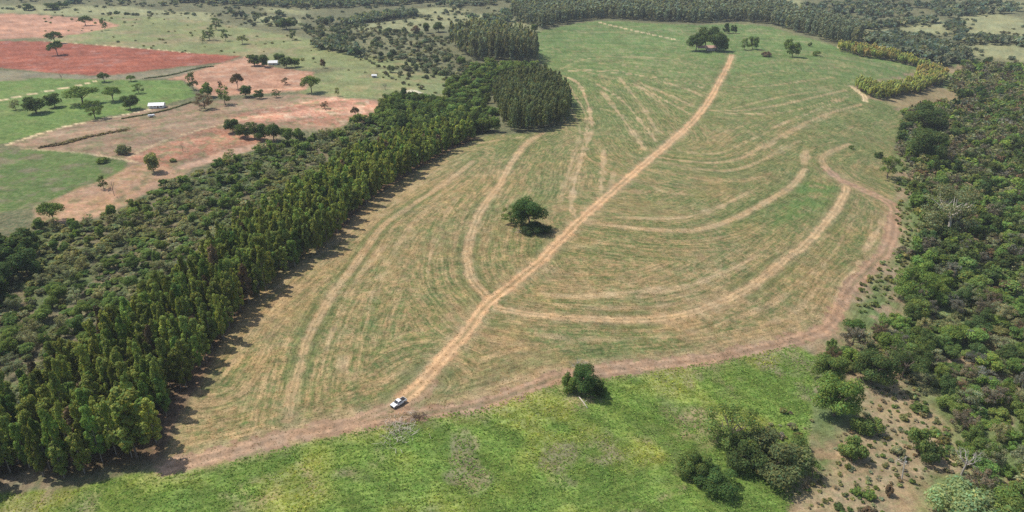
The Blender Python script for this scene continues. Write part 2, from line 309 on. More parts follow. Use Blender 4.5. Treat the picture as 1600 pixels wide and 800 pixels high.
def build_land():
    fine = np.arange(-44, 44.01, .085)
    az = np.concatenate([np.arange(-180, -60, 6), np.arange(-60, -44, 1), fine, np.arange(45, 60, 1), np.arange(60, 180.1, 6)])
    az[-1] = 180; az = np.radians(az)
    down = np.radians(np.arange(50, 4.2, -.085)); r = CAMZ/np.tan(down)
    rad = np.concatenate([[2, 10, 20, 35, 50, 65, 80, 92], r, np.geomspace(r[-1]*1.01, 9000, 70)])
    nr, na = len(rad), len(az)
    X = (rad[:, None]*np.sin(az)[None, :]).ravel(); Y = (rad[:, None]*np.cos(az)[None, :]).ravel()
    Z = height(X, Y)
    n = len(X); A = np.empty((n, 3)); B = np.empty((n, 3)); G = np.full(n, .6); ROW = np.stack([X*.6, Y*.3, X*0], 1); cls = np.zeros(n, np.int8)
    # scrubland far and near as the base cover
    big = fbm(X/160, Y/160, 21, 3)[:, None]
    A[:] = np.array([.105,.125,.060])*(.8+.5*big); B[:] = np.array([.20,.175,.095])*(.7+.5*big)
    wx = 5*(fbm(X/9, Y/9, 31, 3)-.5); wy = 5*(fbm(X/9+50, Y/9, 37, 3)-.5)
    Xw, Yw = X+wx, Y+wy
    def region(P, soft, amp=1.0):
        x0, y0 = P.min(0)-25; x1, y1 = P.max(0)+25
        idx = np.nonzero((X > x0) & (X < x1) & (Y > y0) & (Y < y1))[0]
        xs, ys = X[idx]+wx[idx]*amp, Y[idx]+wy[idx]*amp
        d, _ = seg_d(xs, ys, np.vstack([P, P[:1]])); d = np.where(inside(xs, ys, P), d, -d)
        return idx, sst(-soft, soft, d), d
    def paint(idx, m, a, b, g=None, c=None):
        m3 = m[:, None]; A[idx] = A[idx]*(1-m3)+np.asarray(a)*m3; B[idx] = B[idx]*(1-m3)+np.asarray(b)*m3
        if g is not None: G[idx] = G[idx]*(1-m)+g*m
        if c is not None: cls[idx[m > .5]] = c
    def vary(idx, col, sc, amt, seed):
        return np.asarray(col)[None, :]*(1-amt/2+amt*fbm(X[idx]/sc, Y[idx]/sc, seed, 3))[:, None]
    idx, m, d = region(P_RIGHT, 3); q = fbm(X[idx]/10, Y[idx]/10, 200, 4)[:, None]; k = sst(.50, .66, q)
    paint(idx, m, np.array([.125,.160,.055])*(1-k)+np.array([.30,.215,.13])*k, np.array([.16,.20,.075])*(1-k)+np.array([.26,.21,.12])*k, .7, None)
    idx, m, d = region(P_THICK, 3); q = fbm(X[idx]/12, Y[idx]/12, 201, 4)[:, None]; k = sst(.45, .62, q)
    paint(idx, m, np.array([.085,.11,.042])*(1-k)+np.array([.155,.125,.075])*k, np.array([.12,.145,.055])*(1-k)+np.array([.18,.16,.085])*k, .9, None)
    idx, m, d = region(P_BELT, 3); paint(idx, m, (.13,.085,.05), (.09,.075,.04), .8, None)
    for P, a, b, g, c, soft in [
        (P_OLIVETOP, (.175,.215,.080), (.24,.24,.11), .3, 3, 4), (P_MIDPAST, (.17,.215,.080), (.25,.25,.12), .3, 3, 5), (P_SALMON_TOP, (.41,.205,.13), (.44,.26,.17), .2, 2, 4),
        (P_RED, (.265,.075,.045), (.34,.125,.075), .3, 2, 2.5), (P_GREYSTRIP, (.19,.19,.115), (.25,.20,.13), .4, 3, 3), (P_GREEN, (.105,.185,.045), (.16,.215,.065), .4, 3, 1.5),
        (P_SALMON, (.41,.205,.13), (.43,.26,.165), .3, 2, 2.5), (P_FALLOW, (.33,.20,.135), (.26,.20,.12), .5, 2, 2), (P_FREDA, (.32,.14,.085), (.36,.205,.13), .4, 2, 3),
        (P_FREDB, (.38,.175,.11), (.43,.25,.165), .4, 2, 3), (P_FPALE, (.46,.27,.175), (.36,.24,.14), .5, 2, 2), (P_FPALEB, (.5,.32,.22), (.45,.28,.18), .4, 2, 2),
        (P_GREENLOW, (.090,.155,.038), (.135,.16,.060), .5, 3, 2), (P_CREAM, (.5,.45,.32), (.6,.55,.4), .3, None, 1.5), (P_ORANGE, (.30,.22,.12), (.2,.18,.09), .5, None, 5),
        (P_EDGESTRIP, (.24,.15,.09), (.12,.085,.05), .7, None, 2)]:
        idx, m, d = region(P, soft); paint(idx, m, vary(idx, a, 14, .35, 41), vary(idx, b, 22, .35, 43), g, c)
    for P, sc, lo, hi, col in ((P_GREENLOW, 9, .5, .72, (.19,.155,.10)), (P_GREEN, 8, .55, .75, (.17,.20,.07)), (P_FALLOW, 5, .5, .7, (.17,.165,.08)), (P_FPALE, 3.5, .52, .7, (.30,.20,.10)), (P_FREDA, 3, .55, .75, (.22,.15,.09)),
                               (P_FREDB, 6, .55, .75, (.46,.33,.22)), (P_SALMON, 7, .5, .75, (.46,.31,.21)), (P_OLIVETOP, 26, .5, .7, (.27,.22,.12)), (P_MIDPAST, 14, .5, .7, (.27,.23,.12)), (P_RED, 12, .55, .8, (.33,.17,.13))):
        idx, m, d = region(P, 2); k = m*sst(lo, hi, fbm(X[idx]/sc, Y[idx]/sc, int(sc*7), 4))*.75; c = vary(idx, col, 3, .3, 9); paint(idx, k, c, c*1.1)
    # ploughing lines of the red fields
    for P, ang in ((P_RED, .16), (P_SALMON_TOP, .1), (P_FREDB, .5), (P_FREDA, .6), (P_SALMON, .3), (P_FALLOW, .55)):
        idx, m, d = region(P, 3); u = X[idx]*math.sin(ang)-Y[idx]*math.cos(ang); v = X[idx]*math.cos(ang)+Y[idx]*math.sin(ang)
        k = (.80+.40*vnoise(u/5, v/90, 47)*(.5+vnoise(u/17, v/160, 48)))[:, None]
        A[idx] = A[idx]*(1-m[:, None])+A[idx]*k*m[:, None]; B[idx] = B[idx]*(1-m[:, None])+B[idx]*k*m[:, None]
    for P in P_PASTR:
        idx, m, d = region(P, 8); paint(idx, m, vary(idx, (.23,.25,.115), 40, .4, 51), vary(idx, (.31,.29,.155), 30, .4, 53), .3, 3)
    # clearing on the right, dry grass
    idx, m, d = region(P_CLEARING, 5, 2.5); blob = fbm(X[idx]/7, Y[idx]/7, 61, 4)
    m = m*sst(.12, .34, blob); paint(idx, m, vary(idx, (.36,.262,.155), 5, .4, 62), vary(idx, (.27,.225,.12), 4, .5, 63), .5, None)
    # foreground grass
    idx, m, d = region(P_GRASS, 1.2); x, y = X[idx], Y[idx]
    yel = sst(.45, .72, fbm(x/16+3, y/16, 71, 3)); brn = sst(.60, .78, fbm(x/11, y/11+9, 73, 3))*sst(0, 10, d)
    sweep = sst(.3, .7, vnoise((x*.55+y*.8)/3.2, (x*.8-y*.55)/14, 75))
    a = (np.array([.106,.178,.032])[None]*(1-yel[:, None])+np.array([.205,.235,.042])[None]*yel[:, None])*(.82+.3*sweep[:, None])
    b = (np.array([.160,.222,.050])[None]*(1-yel[:, None])+np.array([.26,.28,.085])[None]*yel[:, None])*(.82+.3*sweep[:, None])
    rightdry = sst(25, 75, x)*sst(.45, .7, fbm(x/9, y/9, 79, 3))*.8; brn = np.maximum(brn*.75, rightdry)[:, None]
    a = a*(1-brn)+np.array([.20,.165,.095])*brn; b = b*(1-brn)+np.array([.24,.21,.12])*brn
    paint(idx, m, a, b, .75, 4)
    for P, s in P_PATCH:
        idx, m, d = region(P, s, 1.2); m = m*.6*sst(.3, .6, fbm(X[idx]/2.5, Y[idx]/2.5, 83, 3)); paint(idx, m, vary(idx, (.36,.245,.165), 4, .5, 81), vary(idx, (.26,.20,.12), 4, .5, 82), .7, None)
    # the crop field with its contour rows
    idx, m, d = region(P_FIELD, 1.6, .5); x, y = X[idx], Y[idx]
    gd = np.full(len(idx), 1e9); gu = np.zeros(len(idx)); gs = np.zeros(len(idx))
    for k, P in enumerate([t[1] for t in TRW[1:13]]+[STW[0][0], STW[2][0], STW[3][0], STW[4][0], STW[19][0]]):
        e, s = seg_d(x, y, P); w = e < gd; gd[w] = e[w]; gu[w] = e[w]+k*71.3; gs[w] = s[w]
    warp = 3*(vnoise(x/40, y/40, 90)-.5)
    st1 = vnoise((gu+warp)/2.2, gs/45, 91); st2 = vnoise((gu+warp)/6.5, gs/120, 92); st3 = vnoise(gu/1.0, gs/14, 93)
    blob = fbm(x/34, y/34, 94, 4); sm = fbm(x/4.5, y/4.5, 95, 3)
    near = 1-sst(230, 560, y)
    leftg = sst(20, 75, -x)*sst(260, 420, y)*.10
    tan = .12+.34*near-leftg+.55*(blob-.5)+.45*(st1-.5)+.28*(st2-.5)+.45*(st3-.5)+.34*(sm-.5)+.55*(vnoise(x/1.3, y/1.3, 98)-.5)
    tan = tan-.22*sst(60, 130, x)*sst(200, 300, y)*near
    tan = tan+.22*(1-sst(0, 10, d))*near
    tan = np.clip(tan, 0, 1)[:, None]
    farc = sst(350, 800, y)[:, None]
    g1 = np.array([.105,.142,.046])*(1-farc)+np.array([.082,.160,.040])*farc
    t1 = np.array([.315,.222,.112])*(1-farc)+np.array([.26,.235,.115])*farc
    ta = np.clip(tan-.10, 0, 1); a = g1*(1-ta)+t1*ta; tb = np.clip(tan+.34, 0, 1); b = (g1*1.12)*(1-tb)+t1*1.1*tb
    red = (sst(.55, .8, fbm(x/26+9, y/26, 97, 3))*near*.35)[:, None]
    a = a*(1-red)+np.array([.37,.215,.125])*red
    paint(idx, m, a, b, .72, 1)
    ROW[idx, 0] = gu*.95; ROW[idx, 1] = gs*.10
    # worn streaks, then the tracks
    def lane(P, w):
        x0, y0 = P.min(0)-w*3-8; x1, y1 = P.max(0)+w*3+8
        idx = np.nonzero((X > x0) & (X < x1) & (Y > y0) & (Y < y1))[0]
        e, s = seg_d(X[idx]+wx[idx]*.22, Y[idx]+wy[idx]*.22, P); k = e < w*3
        return idx[k], e[k], s[k]
    for P, w, st in STW:
        idx, e, s = lane(P, w); w = w*.72; m = (1-sst(w*.2, w*.7, e+1.3*(vnoise(s/6, e/1.2, 101)-.5)*2))*st*(.5+.8*vnoise(s/14, e/1.2, 102)); m = np.clip(m*1.35, 0, 1)
        L = s.max()+1; m = m*sst(0, 12, s)*sst(0, 12, L-s)
        paint(idx, m, vary(idx, (.50,.35,.20), 5, .4, 103), vary(idx, (.46,.33,.19), 4, .4, 104))
    for Pq in (P_LUSH,):
        idx, m, d = region(Pq, 4); paint(idx, m*.75*sst(.3, .6, fbm(X[idx]/5, Y[idx]/5, 171, 3)), vary(idx, (.085,.165,.04), 4, .4, 172), vary(idx, (.11,.18,.05), 4, .4, 173))
    lanes = [(k, nm, w, st)+lane(P, w) for k, (nm, P, w, st) in enumerate(TRW)]
    for k, nm, w, st, idx, e, s in lanes:                # verges first, so that no lane is cut by another's verge
        if nm in ('dirt_road', 'dirt_track'):
            vg = sst(w*.5, w*.75, e)*(1-sst(w*1.0, w*1.8, e))*.75*sst(.35, .55, vnoise(s/15, e*0+k, 131)); paint(idx, vg, (.085,.120,.036), (.12,.15,.05))
        halo = (1-sst(w*.4, w*1.4, e+1.3*(fbm(X[idx]/2.2, Y[idx]/2.2, 105, 3)-.5)*2))*.38*st*(.2 if nm == 'farm_track' else 1)
        paint(idx, np.clip(halo*(.6+.8*vnoise(s/9, e/3, 107)), 0, 1), vary(idx, (.43,.30,.18), 5, .5, 108), vary(idx, (.36,.26,.155), 4, .5, 109))
    order = {'edge_track': 0, 'farm_track': 1, 'dirt_track': 2, 'dirt_road': 3}
    for k, nm, w, st, idx, e, s in sorted(lanes, key=lambda q: order[q[1]]):
        edge = e+(2.4 if nm == 'edge_track' else 1.5)*(fbm(X[idx]/2.4, Y[idx]/2.4, 105, 3)-.5)*2
        core = (1-sst(w*.42, w*.54, edge))*min(1, st)
        if nm == 'dirt_road': ca, cb = (.57,.37,.20), (.49,.315,.17)
        elif nm == 'edge_track': ca, cb = (.42,.265,.165), (.33,.22,.14)
        elif nm == 'farm_track': ca, cb = (.62,.48,.28), (.55,.43,.26)
        else: ca, cb = (.52,.36,.195), (.42,.30,.165)
        q = np.clip(e/(w*.5), 0, 1); rut = np.exp(-((q-.52)/.24)**2); mid = vnoise(s/8, e*0+k, 106)
        v = (.80+.30*rut+.16*(mid-.5)+.14*(vnoise(s/2.5, e/.6, 140+k)-.5))[:, None]
        grass = (np.exp(-(q/.22)**2)*.45*sst(.35, .65, vnoise(s/20, e*0, 150+k)))[:, None]
        if st < .65: core = core*(.45+.75*vnoise(s/14, e*0, 110))
        ca = np.array(ca)[None]*v*(1-grass)+np.array([.16,.165,.07])*grass; cb = np.array(cb)[None]*v*(1-grass)+np.array([.20,.19,.085])*grass
        paint(idx, np.clip(core, 0, 1), ca, cb, .35)
        cls[idx[(e < w*.5)]] = {'dirt_road': 5, 'dirt_track': 6, 'edge_track': 7, 'farm_track': 8}[nm]
    sp = 1+.34*(vnoise(X/1.1, Y/1.1, 301)-.5)*(1-sst(350, 800, np.hypot(X, Y))*.4)+.30*(vnoise(X/3.1, Y/3.1, 302)-.5)+.26*(vnoise(X/8.5+Y/30, Y/12, 303)-.5)*sst(250, 600, np.hypot(X, Y))
    sp = sp+.22*(vnoise(X/24, Y/40, 304)-.5)*sst(500, 900, np.hypot(X, Y))
    hu = .10*(vnoise(X/2.3, Y/2.3, 305)-.5)+.08*(vnoise(X/15, Y/15, 306)-.5)
    for arr in (A, B):
        arr *= sp[:, None]; arr[:, 0] *= 1+hu; arr[:, 2] *= 1-hu
    # faces, split into the kinds of land they belong to
    g = np.arange(nr*na).reshape(nr, na)
    q = np.stack([g[:-1, :-1], g[:-1, 1:], g[1:, 1:], g[1:, :-1]], -1).reshape(-1, 4)[:, ::-1]
    cf = cls[q[:, 0]]
    names = {0: 'ground', 1: 'crop_field', 2: 'ploughed_field', 3: 'pasture', 4: 'grassland', 5: 'dirt_road', 6: 'dirt_track', 7: 'edge_track', 8: 'farm_track'}
    for c, nm in names.items():
        fq = q[cf == c]
        if not len(fq): continue
        used, inv = np.unique(fq.ravel(), return_inverse=True)
        me = mesh_from(nm, np.stack([X, Y, Z], 1)[used], inv.reshape(-1, 4), GROUND, smoothed=True)
        for an, arr in (('cover_a', A), ('cover_b', B)):
            at = me.color_attributes.new(an, 'FLOAT_COLOR', 'POINT')
            at.data.foreach_set('color', np.hstack([arr[used], np.ones((len(used), 1))]).astype(np.float32).ravel())
        at = me.attributes.new('row', 'FLOAT_VECTOR', 'POINT'); at.data.foreach_set('vector', ROW[used].astype(np.float32).ravel())
        at = me.attributes.new('grain', 'FLOAT', 'POINT'); at.data.foreach_set('value', G[used].astype(np.float32))
        o = link(nm, me); o['kind'] = 'structure'
# the long plantation belt and the low thicket behind it
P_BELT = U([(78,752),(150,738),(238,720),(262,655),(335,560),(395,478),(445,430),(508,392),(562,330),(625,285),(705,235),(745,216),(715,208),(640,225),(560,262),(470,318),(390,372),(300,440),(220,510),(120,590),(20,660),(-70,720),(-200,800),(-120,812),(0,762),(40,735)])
P_THICK = U([(-60,420),(60,350),(95,352),(150,345),(230,303),(290,275),(380,240),(440,226),(520,206),(600,182),(640,160),(700,178),(742,196),(715,206),(640,222),(560,258),(470,314),(390,368),(300,436),(220,505),(120,585),(20,655),(-100,700),(-260,640)])
build_land()

# ------------------------------------------------------------------ plants: unit prototypes (height 1, width 1)
def leaves(C, N, size, rng):
    n = len(C); N = N/np.linalg.norm(N, axis=1, keepdims=True)
    R = rng.normal(size=(n, 3)); T = np.cross(N, R); T /= np.linalg.norm(T, axis=1, keepdims=True); Bn = np.cross(N, T)
    s = np.atleast_1d(size)[:, None]*np.ones((n, 1)); a = T*s; b = Bn*s*.62
    V = np.stack([C-a, C+b*.9-a*.1, C+a, C-b*.9+a*.1], 1).reshape(-1, 3)
    return V, np.arange(4*n).reshape(-1, 4)
def crown_arrays(kind, n, leaf, seed, asp):
    """asp = height/width, so that leaves keep their shape once the tree is scaled"""
    rng = np.random.default_rng(seed); lob = []
    def add(x, y, z, rx, rz, k=1.0): lob.append((x, y, z, rx, rz, k))
    if kind == 'euc':
        m = 21
        for i in range(m):
            t = i/(m-1); z = .20+.72*t; rr = .36*math.sqrt(max(.02, 1-((t-.40)/.64)**2)); a = i*2.4+rng.uniform(-.6, .6); d = rng.uniform(.35, 1)*rr
            add(d*math.cos(a), d*math.sin(a), z+rng.uniform(-.03, .03), rng.uniform(.11, .20)*(1-.25*t), rng.uniform(.05, .09), rng.uniform(.7, 1.3))
    elif kind == 'round':
        for i in range(15):
            a = rng.uniform(0, 6.28); z = rng.uniform(.28, .82); lim = .36*math.sqrt(max(.05, 1-((z-.45)/.50)**2)); d = lim*math.sqrt(rng.uniform(.15, 1))
            add(d*math.cos(a), d*math.sin(a), z, rng.uniform(.14, .22), rng.uniform(.13, .18), rng.uniform(.75, 1.25))
    elif kind == 'spread':
        for i in range(18):
            a = i*2.4+rng.uniform(-.4, .4); d = .38*math.sqrt((i+.5)/18); z = .80-1.9*d*d+rng.uniform(-.10, .08)
            add(d*math.cos(a), d*math.sin(a), z, rng.uniform(.11, .18), rng.uniform(.10, .16), rng.uniform(.75, 1.25))
    elif kind == 'sparse':
        for i in range(26):
            a = i*2.4+rng.uniform(-.5, .5); z = rng.uniform(.24, .88); lim = .42*math.sqrt(max(.05, 1-((z-.5)/.5)**2)); d = lim*math.sqrt(rng.uniform(.1, 1))
            add(d*math.cos(a), d*math.sin(a), z, rng.uniform(.07, .15), rng.uniform(.06, .11), rng.uniform(.7, 1.3))
    elif kind == 'bush':
        for i in range(14):
            a = rng.uniform(0, 6.28); d = .38*math.sqrt(rng.uniform(0, 1)); z = rng.uniform(.2, .74)*(1-.9*d)
            add(d*math.cos(a), d*math.sin(a), z+.04, rng.uniform(.12, .20), rng.uniform(.16, .24), rng.uniform(.75, 1.25))
    elif kind == 'bamboo':
        for i in range(16):
            a = rng.uniform(0, 6.28); d = .34*math.sqrt(rng.uniform(0, 1)); z = rng.uniform(.45, .86)-.4*d
            add(d*math.cos(a)*1.05, d*math.sin(a)*1.05, z, .09, .15, rng.uniform(.8, 1.2))
    lob = np.array(lob); w = lob[:, 3]**2; w /= w.sum(); pick = rng.choice(len(lob), n, p=w); q = lob[pick]
    D = rng.normal(size=(n, 3)); D[:, 2] += .25; D /= np.linalg.norm(D, axis=1, keepdims=True)
    rr = rng.uniform(.72, 1.08, n)**1.0; rr = np.where(rng.random(n) < .16, rng.uniform(.2, .7, n), rr)
    C = np.stack([q[:, 0]+D[:, 0]*rr*q[:, 3], q[:, 1]+D[:, 1]*rr*q[:, 3], q[:, 2]+D[:, 2]*rr*q[:, 4]], 1)
    C[:, 2] = np.clip(C[:, 2], .015, 1.02)
    N = D*1.0+rng.normal(size=(n, 3))*.42; N[:, 2] += .35
    C[:, 2] *= asp
    V, Fq = leaves(C, N, leaf*rng.uniform(.6, 1.35, n), rng); V[:, 2] /= asp
    k = q[:, 5]*rng.uniform(.72, 1.28, n)
    hue = rng.normal(size=n)*.09
    col = np.stack([k*(1+hue*1.6), k, k*(1-hue)], 1).repeat(4, 0)
    return V, Fq, col
def limbs(kind, seed):
    rng = np.random.default_rng(seed); mb = MB()
    if kind == 'euc':
        mb.tube([(0,0,-.02),(.01,.0,.35),(.0,.01,.7),(0,0,.93)], [.028,.022,.013,.004], 6)
        for i in range(5):
            a = rng.uniform(0, 6.28); z = .35+.1*i; mb.tube([(0,0,z),(.2*math.cos(a), .2*math.sin(a), z+.07)], [.009,.003], 4)
    elif kind in ('round', 'spread', 'sparse'):
        top = .38
        mb.tube([(0,0,-.03),(.012,.01,top*.5),(-.01,0,top)], [.028,.022,.018], 7)
        for i in range(7):
            a = i*.9+rng.uniform(-.2, .2); L = rng.uniform(.2, .36)
            p1 = (.5*L*math.cos(a), .5*L*math.sin(a), top+.13); p2 = (L*math.cos(a+.15), L*math.sin(a+.15), top+rng.uniform(.22, .38))
            mb.tube([(-.01,0,top-.05*(i % 3)), p1, p2], [.014,.009,.003], 5)
            if kind == 'sparse':
                for j in range(3): mb.tube([p1, (p1[0]+rng.uniform(-.15,.15), p1[1]+rng.uniform(-.15,.15), p1[2]+rng.uniform(.08,.25))], [.008,.002], 4)
    elif kind == 'bush':
        for i in range(6):
            a = i*1.05; mb.tube([(.03*math.cos(a), .03*math.sin(a), -.04),(.18*math.cos(a), .18*math.sin(a), .4)], [.02,.006], 5)
    elif kind == 'bamboo':
        for i in range(16):
            a = rng.uniform(0, 6.28); d = rng.uniform(.02, .14); e = rng.uniform(.15, .42)
            mb.tube([(d*math.cos(a), d*math.sin(a), -.02),(d*1.4*math.cos(a), d*1.4*math.sin(a), .5),(e*math.cos(a), e*math.sin(a), rng.uniform(.8, .95))], [.010,.008,.003], 4)
    elif kind == 'bare':
        mb.tube([(0,0,-.03),(.02,.01,.2),(.0,.03,.36)], [.035,.028,.022], 6)
    return mb
def bare_branches(seed):
    rng = np.random.default_rng(seed); mb = MB()
    def grow(p, d, L, r, dep):
        d = d/np.linalg.norm(d); q = p+d*L*.5+rng.normal(size=3)*L*.06; e = p+d*L
        mb.tube([p, q, e], [r, r*.8, r*.5], 4 if dep else 5)
        if dep < 3:
            for _ in range(3 if dep < 2 else 2):
                grow(e if rng.random() < .6 else q, d+rng.normal(size=3)*.55+np.array([0, 0, .12]), L*rng.uniform(.55, .78), r*.55, dep+1)
    for i in range(5):
        a = i*1.26+rng.uniform(-.3, .3); grow(np.array([0, .03, .33]), np.array([math.cos(a)*.8, math.sin(a)*.8, rng.uniform(.6, 1.3)]), .24, .017, 0)
    return mb
PROTO = {}
ASP = dict(euc=2.4, round=.95, spread=.95, sparse=1.0, bush=.75, bamboo=1.3, bare=1.0)
def proto(kind, var, lod):
    key = (kind, var, lod)
    if key not in PROTO:
        n, lf = {'euc': [(2600, .050), (900, .082), (200, .16)], 'round': [(3600, .034), (1300, .055), (260, .12), (9000, .021)], 'spread': [(2600, .030), (900, .05), (200, .10)],
            'sparse': [(2600, .024), (900, .040), (200, .08), (6000, .016)], 'bush': [(2800, .036), (900, .062), (200, .13), (9000, .020)], 'bamboo': [(2200, .05), (800, .08), (220, .13)], 'bare': [(0, 0)]*4}[kind][lod]
        sd = sum(map(ord, kind))*13+var*7+lod
        if kind == 'bare': cm = None
        else:
            V, Fq, c = crown_arrays(kind, n, lf, sd, ASP[kind]); cm = mesh_from('crown', V, Fq, LEAF, c)
        tm = bpy.data.meshes.new('trunk'); mb = limbs(kind, sd); tm.from_pydata(mb.v, [], mb.f); tm.materials.append(BARK); tm.update()
        bm_ = None
        if kind == 'bare':
            b = bare_branches(sd); bm_ = bpy.data.meshes.new('branches'); bm_.from_pydata(b.v, [], b.f); bm_.materials.append(BARK); bm_.update()
        PROTO[key] = (cm, tm, bm_)
    return PROTO[key]
RNG = np.random.default_rng(7)
def plant(name, label, cat, kind, x, y, w, h, leafcol, bark=(.16,.12,.09), group=None, lod=None, var=None, rz=None):
    if lod is None:
        pxw = w*F/slant(x, y); lod = 3 if pxw > 44 and kind in ('round', 'sparse', 'bush', 'bare') else 0 if pxw > 26 else 1 if pxw > 12 else 2
    var = int(RNG.integers(0, 4)) if var is None else var
    t = thing(name, label, cat, (x, y, float(height(x, y))-.05), RNG.uniform(0, 6.28) if rz is None else rz, group, (w, w, h))
    cm, tm, bm_ = proto(kind, var, lod)
    link('trunk' if kind != 'bush' else 'stems', tm, t, color=bark)
    if cm: link('crown' if kind != 'bush' else 'foliage', cm, t, color=leafcol)
    if bm_: link('branches', bm_, t, color=bark)
    return t
def metres(px, py, wpx, hpx):
    (x, y), = U([(px, py)]); s = slant(x, y); a = math.atan2(CAMZ, math.hypot(x, y))
    w = wpx*s/F; h = max(hpx*s/F-w*.45*math.sin(a)*.5, hpx*s/F*.6)/math.cos(a)
    return x, y, w, h
C_DARK, C_MID, C_BRIGHT, C_OLIVE = (.110,.155,.052), (.180,.245,.070), (.195,.280,.070), (.270,.285,.115)
C_SILVER, C_BROWN, C_YEL, C_EUC, C_PALE = (.34,.41,.22), (.22,.16,.10), (.30,.28,.08), (.265,.305,.080), (.30,.305,.165)
GREYBARK, PALEBARK = (.30,.26,.22), (.62,.55,.47)

# scatter inside a polygon of the ground
def scatter(P, sp, jit=.42, seed=1, rot=.3, gap=0.0):
    rng = np.random.default_rng(seed); c, s = math.cos(rot), math.sin(rot)
    Q = np.stack([P[:, 0]*c+P[:, 1]*s, -P[:, 0]*s+P[:, 1]*c], 1)
    gx = np.arange(Q[:, 0].min(), Q[:, 0].max(), sp); gy = np.arange(Q[:, 1].min(), Q[:, 1].max(), sp)
    a, b = np.meshgrid(gx, gy); a = (a+rng.uniform(-jit, jit, a.shape)*sp).ravel(); b = (b+rng.uniform(-jit, jit, b.shape)*sp).ravel()
    x, y = a*c-b*s, a*s+b*c; k = inside(x, y, P)
    if gap: k &= fbm(x/22, y/22, seed+5, 3) > gap
    return np.stack([x[k], y[k]], 1)
def project(x, y, z):
    dx, dy, dz = x, y, z-CAMZ; cf = dy*math.cos(PITCH)-dz*math.sin(PITCH); up = dy*math.sin(PITCH)+dz*math.cos(PITCH)
    return CX+F*dx/cf, CY-F*up/cf, cf
def merged(name, label, items, lodsel):
    """items: rows of x, y, w, h, kind, r, g, b -> one mesh of stuff that nobody could count"""
    VV, FF, CC, base = [], [], [], 0; cache = {}
    rng = np.random.default_rng(5)
    for (x, y, w, h, kind, c) in items:
        lod = lodsel(x, y); v = int(rng.integers(0, 3)); key = (kind, v, lod)
        if key not in cache:
            n, lf = {'euc': [(1100, .075), (420, .12), (110, .22)], 'round': [(1500, .055), (420, .10), (90, .20)], 'bush': [(1100, .060), (330, .11), (80, .20)],
                     'sparse': [(900, .042), (300, .07), (80, .13)], 'bamboo': [(800, .08), (400, .11), (120, .18)], 'spread': [(900, .05), (300, .09), (80, .15)]}[kind][lod]
            cache[key] = crown_arrays(kind, n, lf, v+100, ASP[kind])
        V, Fq, col = cache[key]; a = rng.uniform(0, 6.28); ca, sa = math.cos(a), math.sin(a); z = float(height(x, y))
        VV.append(np.stack([x+(V[:, 0]*ca-V[:, 1]*sa)*w, y+(V[:, 0]*sa+V[:, 1]*ca)*w, z+V[:, 2]*h], 1)); FF.append(Fq+base); CC.append(col*np.array(c)); base += len(V)
    me = mesh_from(name, np.vstack(VV), np.vstack(FF), LEAF, np.vstack(CC)); o = link(name, me, color=(1,1,1)); o['kind'] = 'stuff'; o['label'] = label
    return o
def lod_by(x, y):
    s = slant(x, y); return 0 if s < 330 else 1 if s < 620 else 2
def tint(c, amt, rng):
    k = 1+rng.uniform(-amt, amt); g = rng.uniform(-.10, .10); return (c[0]*k*(1+g), c[1]*k, c[2]*k*(1-g))

def wood(P, sp, seed, pick, name, labelfn, cat, group, stuffname, stufflabel, nmax=300, gap=0, rot=.3, jit=.42, frame=1.0):
    """pick(x, y, rng) -> kind, w, h, colour. The largest in view become trees of their own, the rest one mass"""
    rng = np.random.default_rng(seed+99); pts = scatter(P, sp, jit, seed, rot, gap); rows = []
    for x, y in pts:
        r = pick(x, y, rng)
        if r is None: continue
        kind, w, h, c = r; u, v, dd = project(x, y, float(height(x, y))+h*.7)
        vis = -15 < u < 1615 and -5 < v < 810; rows.append((vis*w*h/slant(x, y)**2, x, y, w, h, kind, c))
    rows.sort(key=lambda r: -r[0]); rest = []
    for i, (sc, x, y, w, h, kind, c) in enumerate(rows):
        if i < nmax and sc > 0:
            plant(name, labelfn(x, y, kind), cat, kind, x, y, w, h, c, GREYBARK if kind == 'euc' else (.17,.13,.10), group, lod=min(1, lod_by(x, y)) if w*F/slant(x, y) < 60 else 0)
        else: rest.append((x, y, w, h, kind, c))
    if rest: merged(stuffname, stufflabel, rest, lod_by)
    return len(rows)

# the long eucalyptus belt on the left
EDGE = U([(238,720),(262,655),(335,560),(395,478),(445,430),(508,392),(562,330),(625,285),(705,235),(745,216)])
def edge_d(x, y): return float(seg_d(np.array([x]), np.array([y]), EDGE)[0][0])
def pick_belt(x, y, rng):
    h = rng.uniform(13.5, 18.5)*(1.05 if y < 220 else 1.0 if y < 380 else .85); return 'euc', rng.uniform(3.7, 6.2), h*rng.uniform(.74, 1.06), tint(C_EUC if rng.random() < .8 else C_BRIGHT if rng.random() < .88 else C_BROWN, .38, rng)
def lab_belt(x, y, k):
    far = 'near end' if y < 190 else 'middle stretch' if y < 300 else 'far stretch'
    if edge_d(x, y) < 6: return f'slender eucalyptus in the field-side outer row, {far} of the plantation belt'
    return f'slender eucalyptus inside the dense belt left of the field, {far}'
nb = wood(P_BELT, 3.8, 11, pick_belt, 'eucalyptus_tree', lab_belt, 'tree', 'eucalyptus trees of the plantation belt', 'eucalyptus_belt', 'dense rows of eucalyptus crowns filling the belt left of the field', rot=.65, jit=.42)
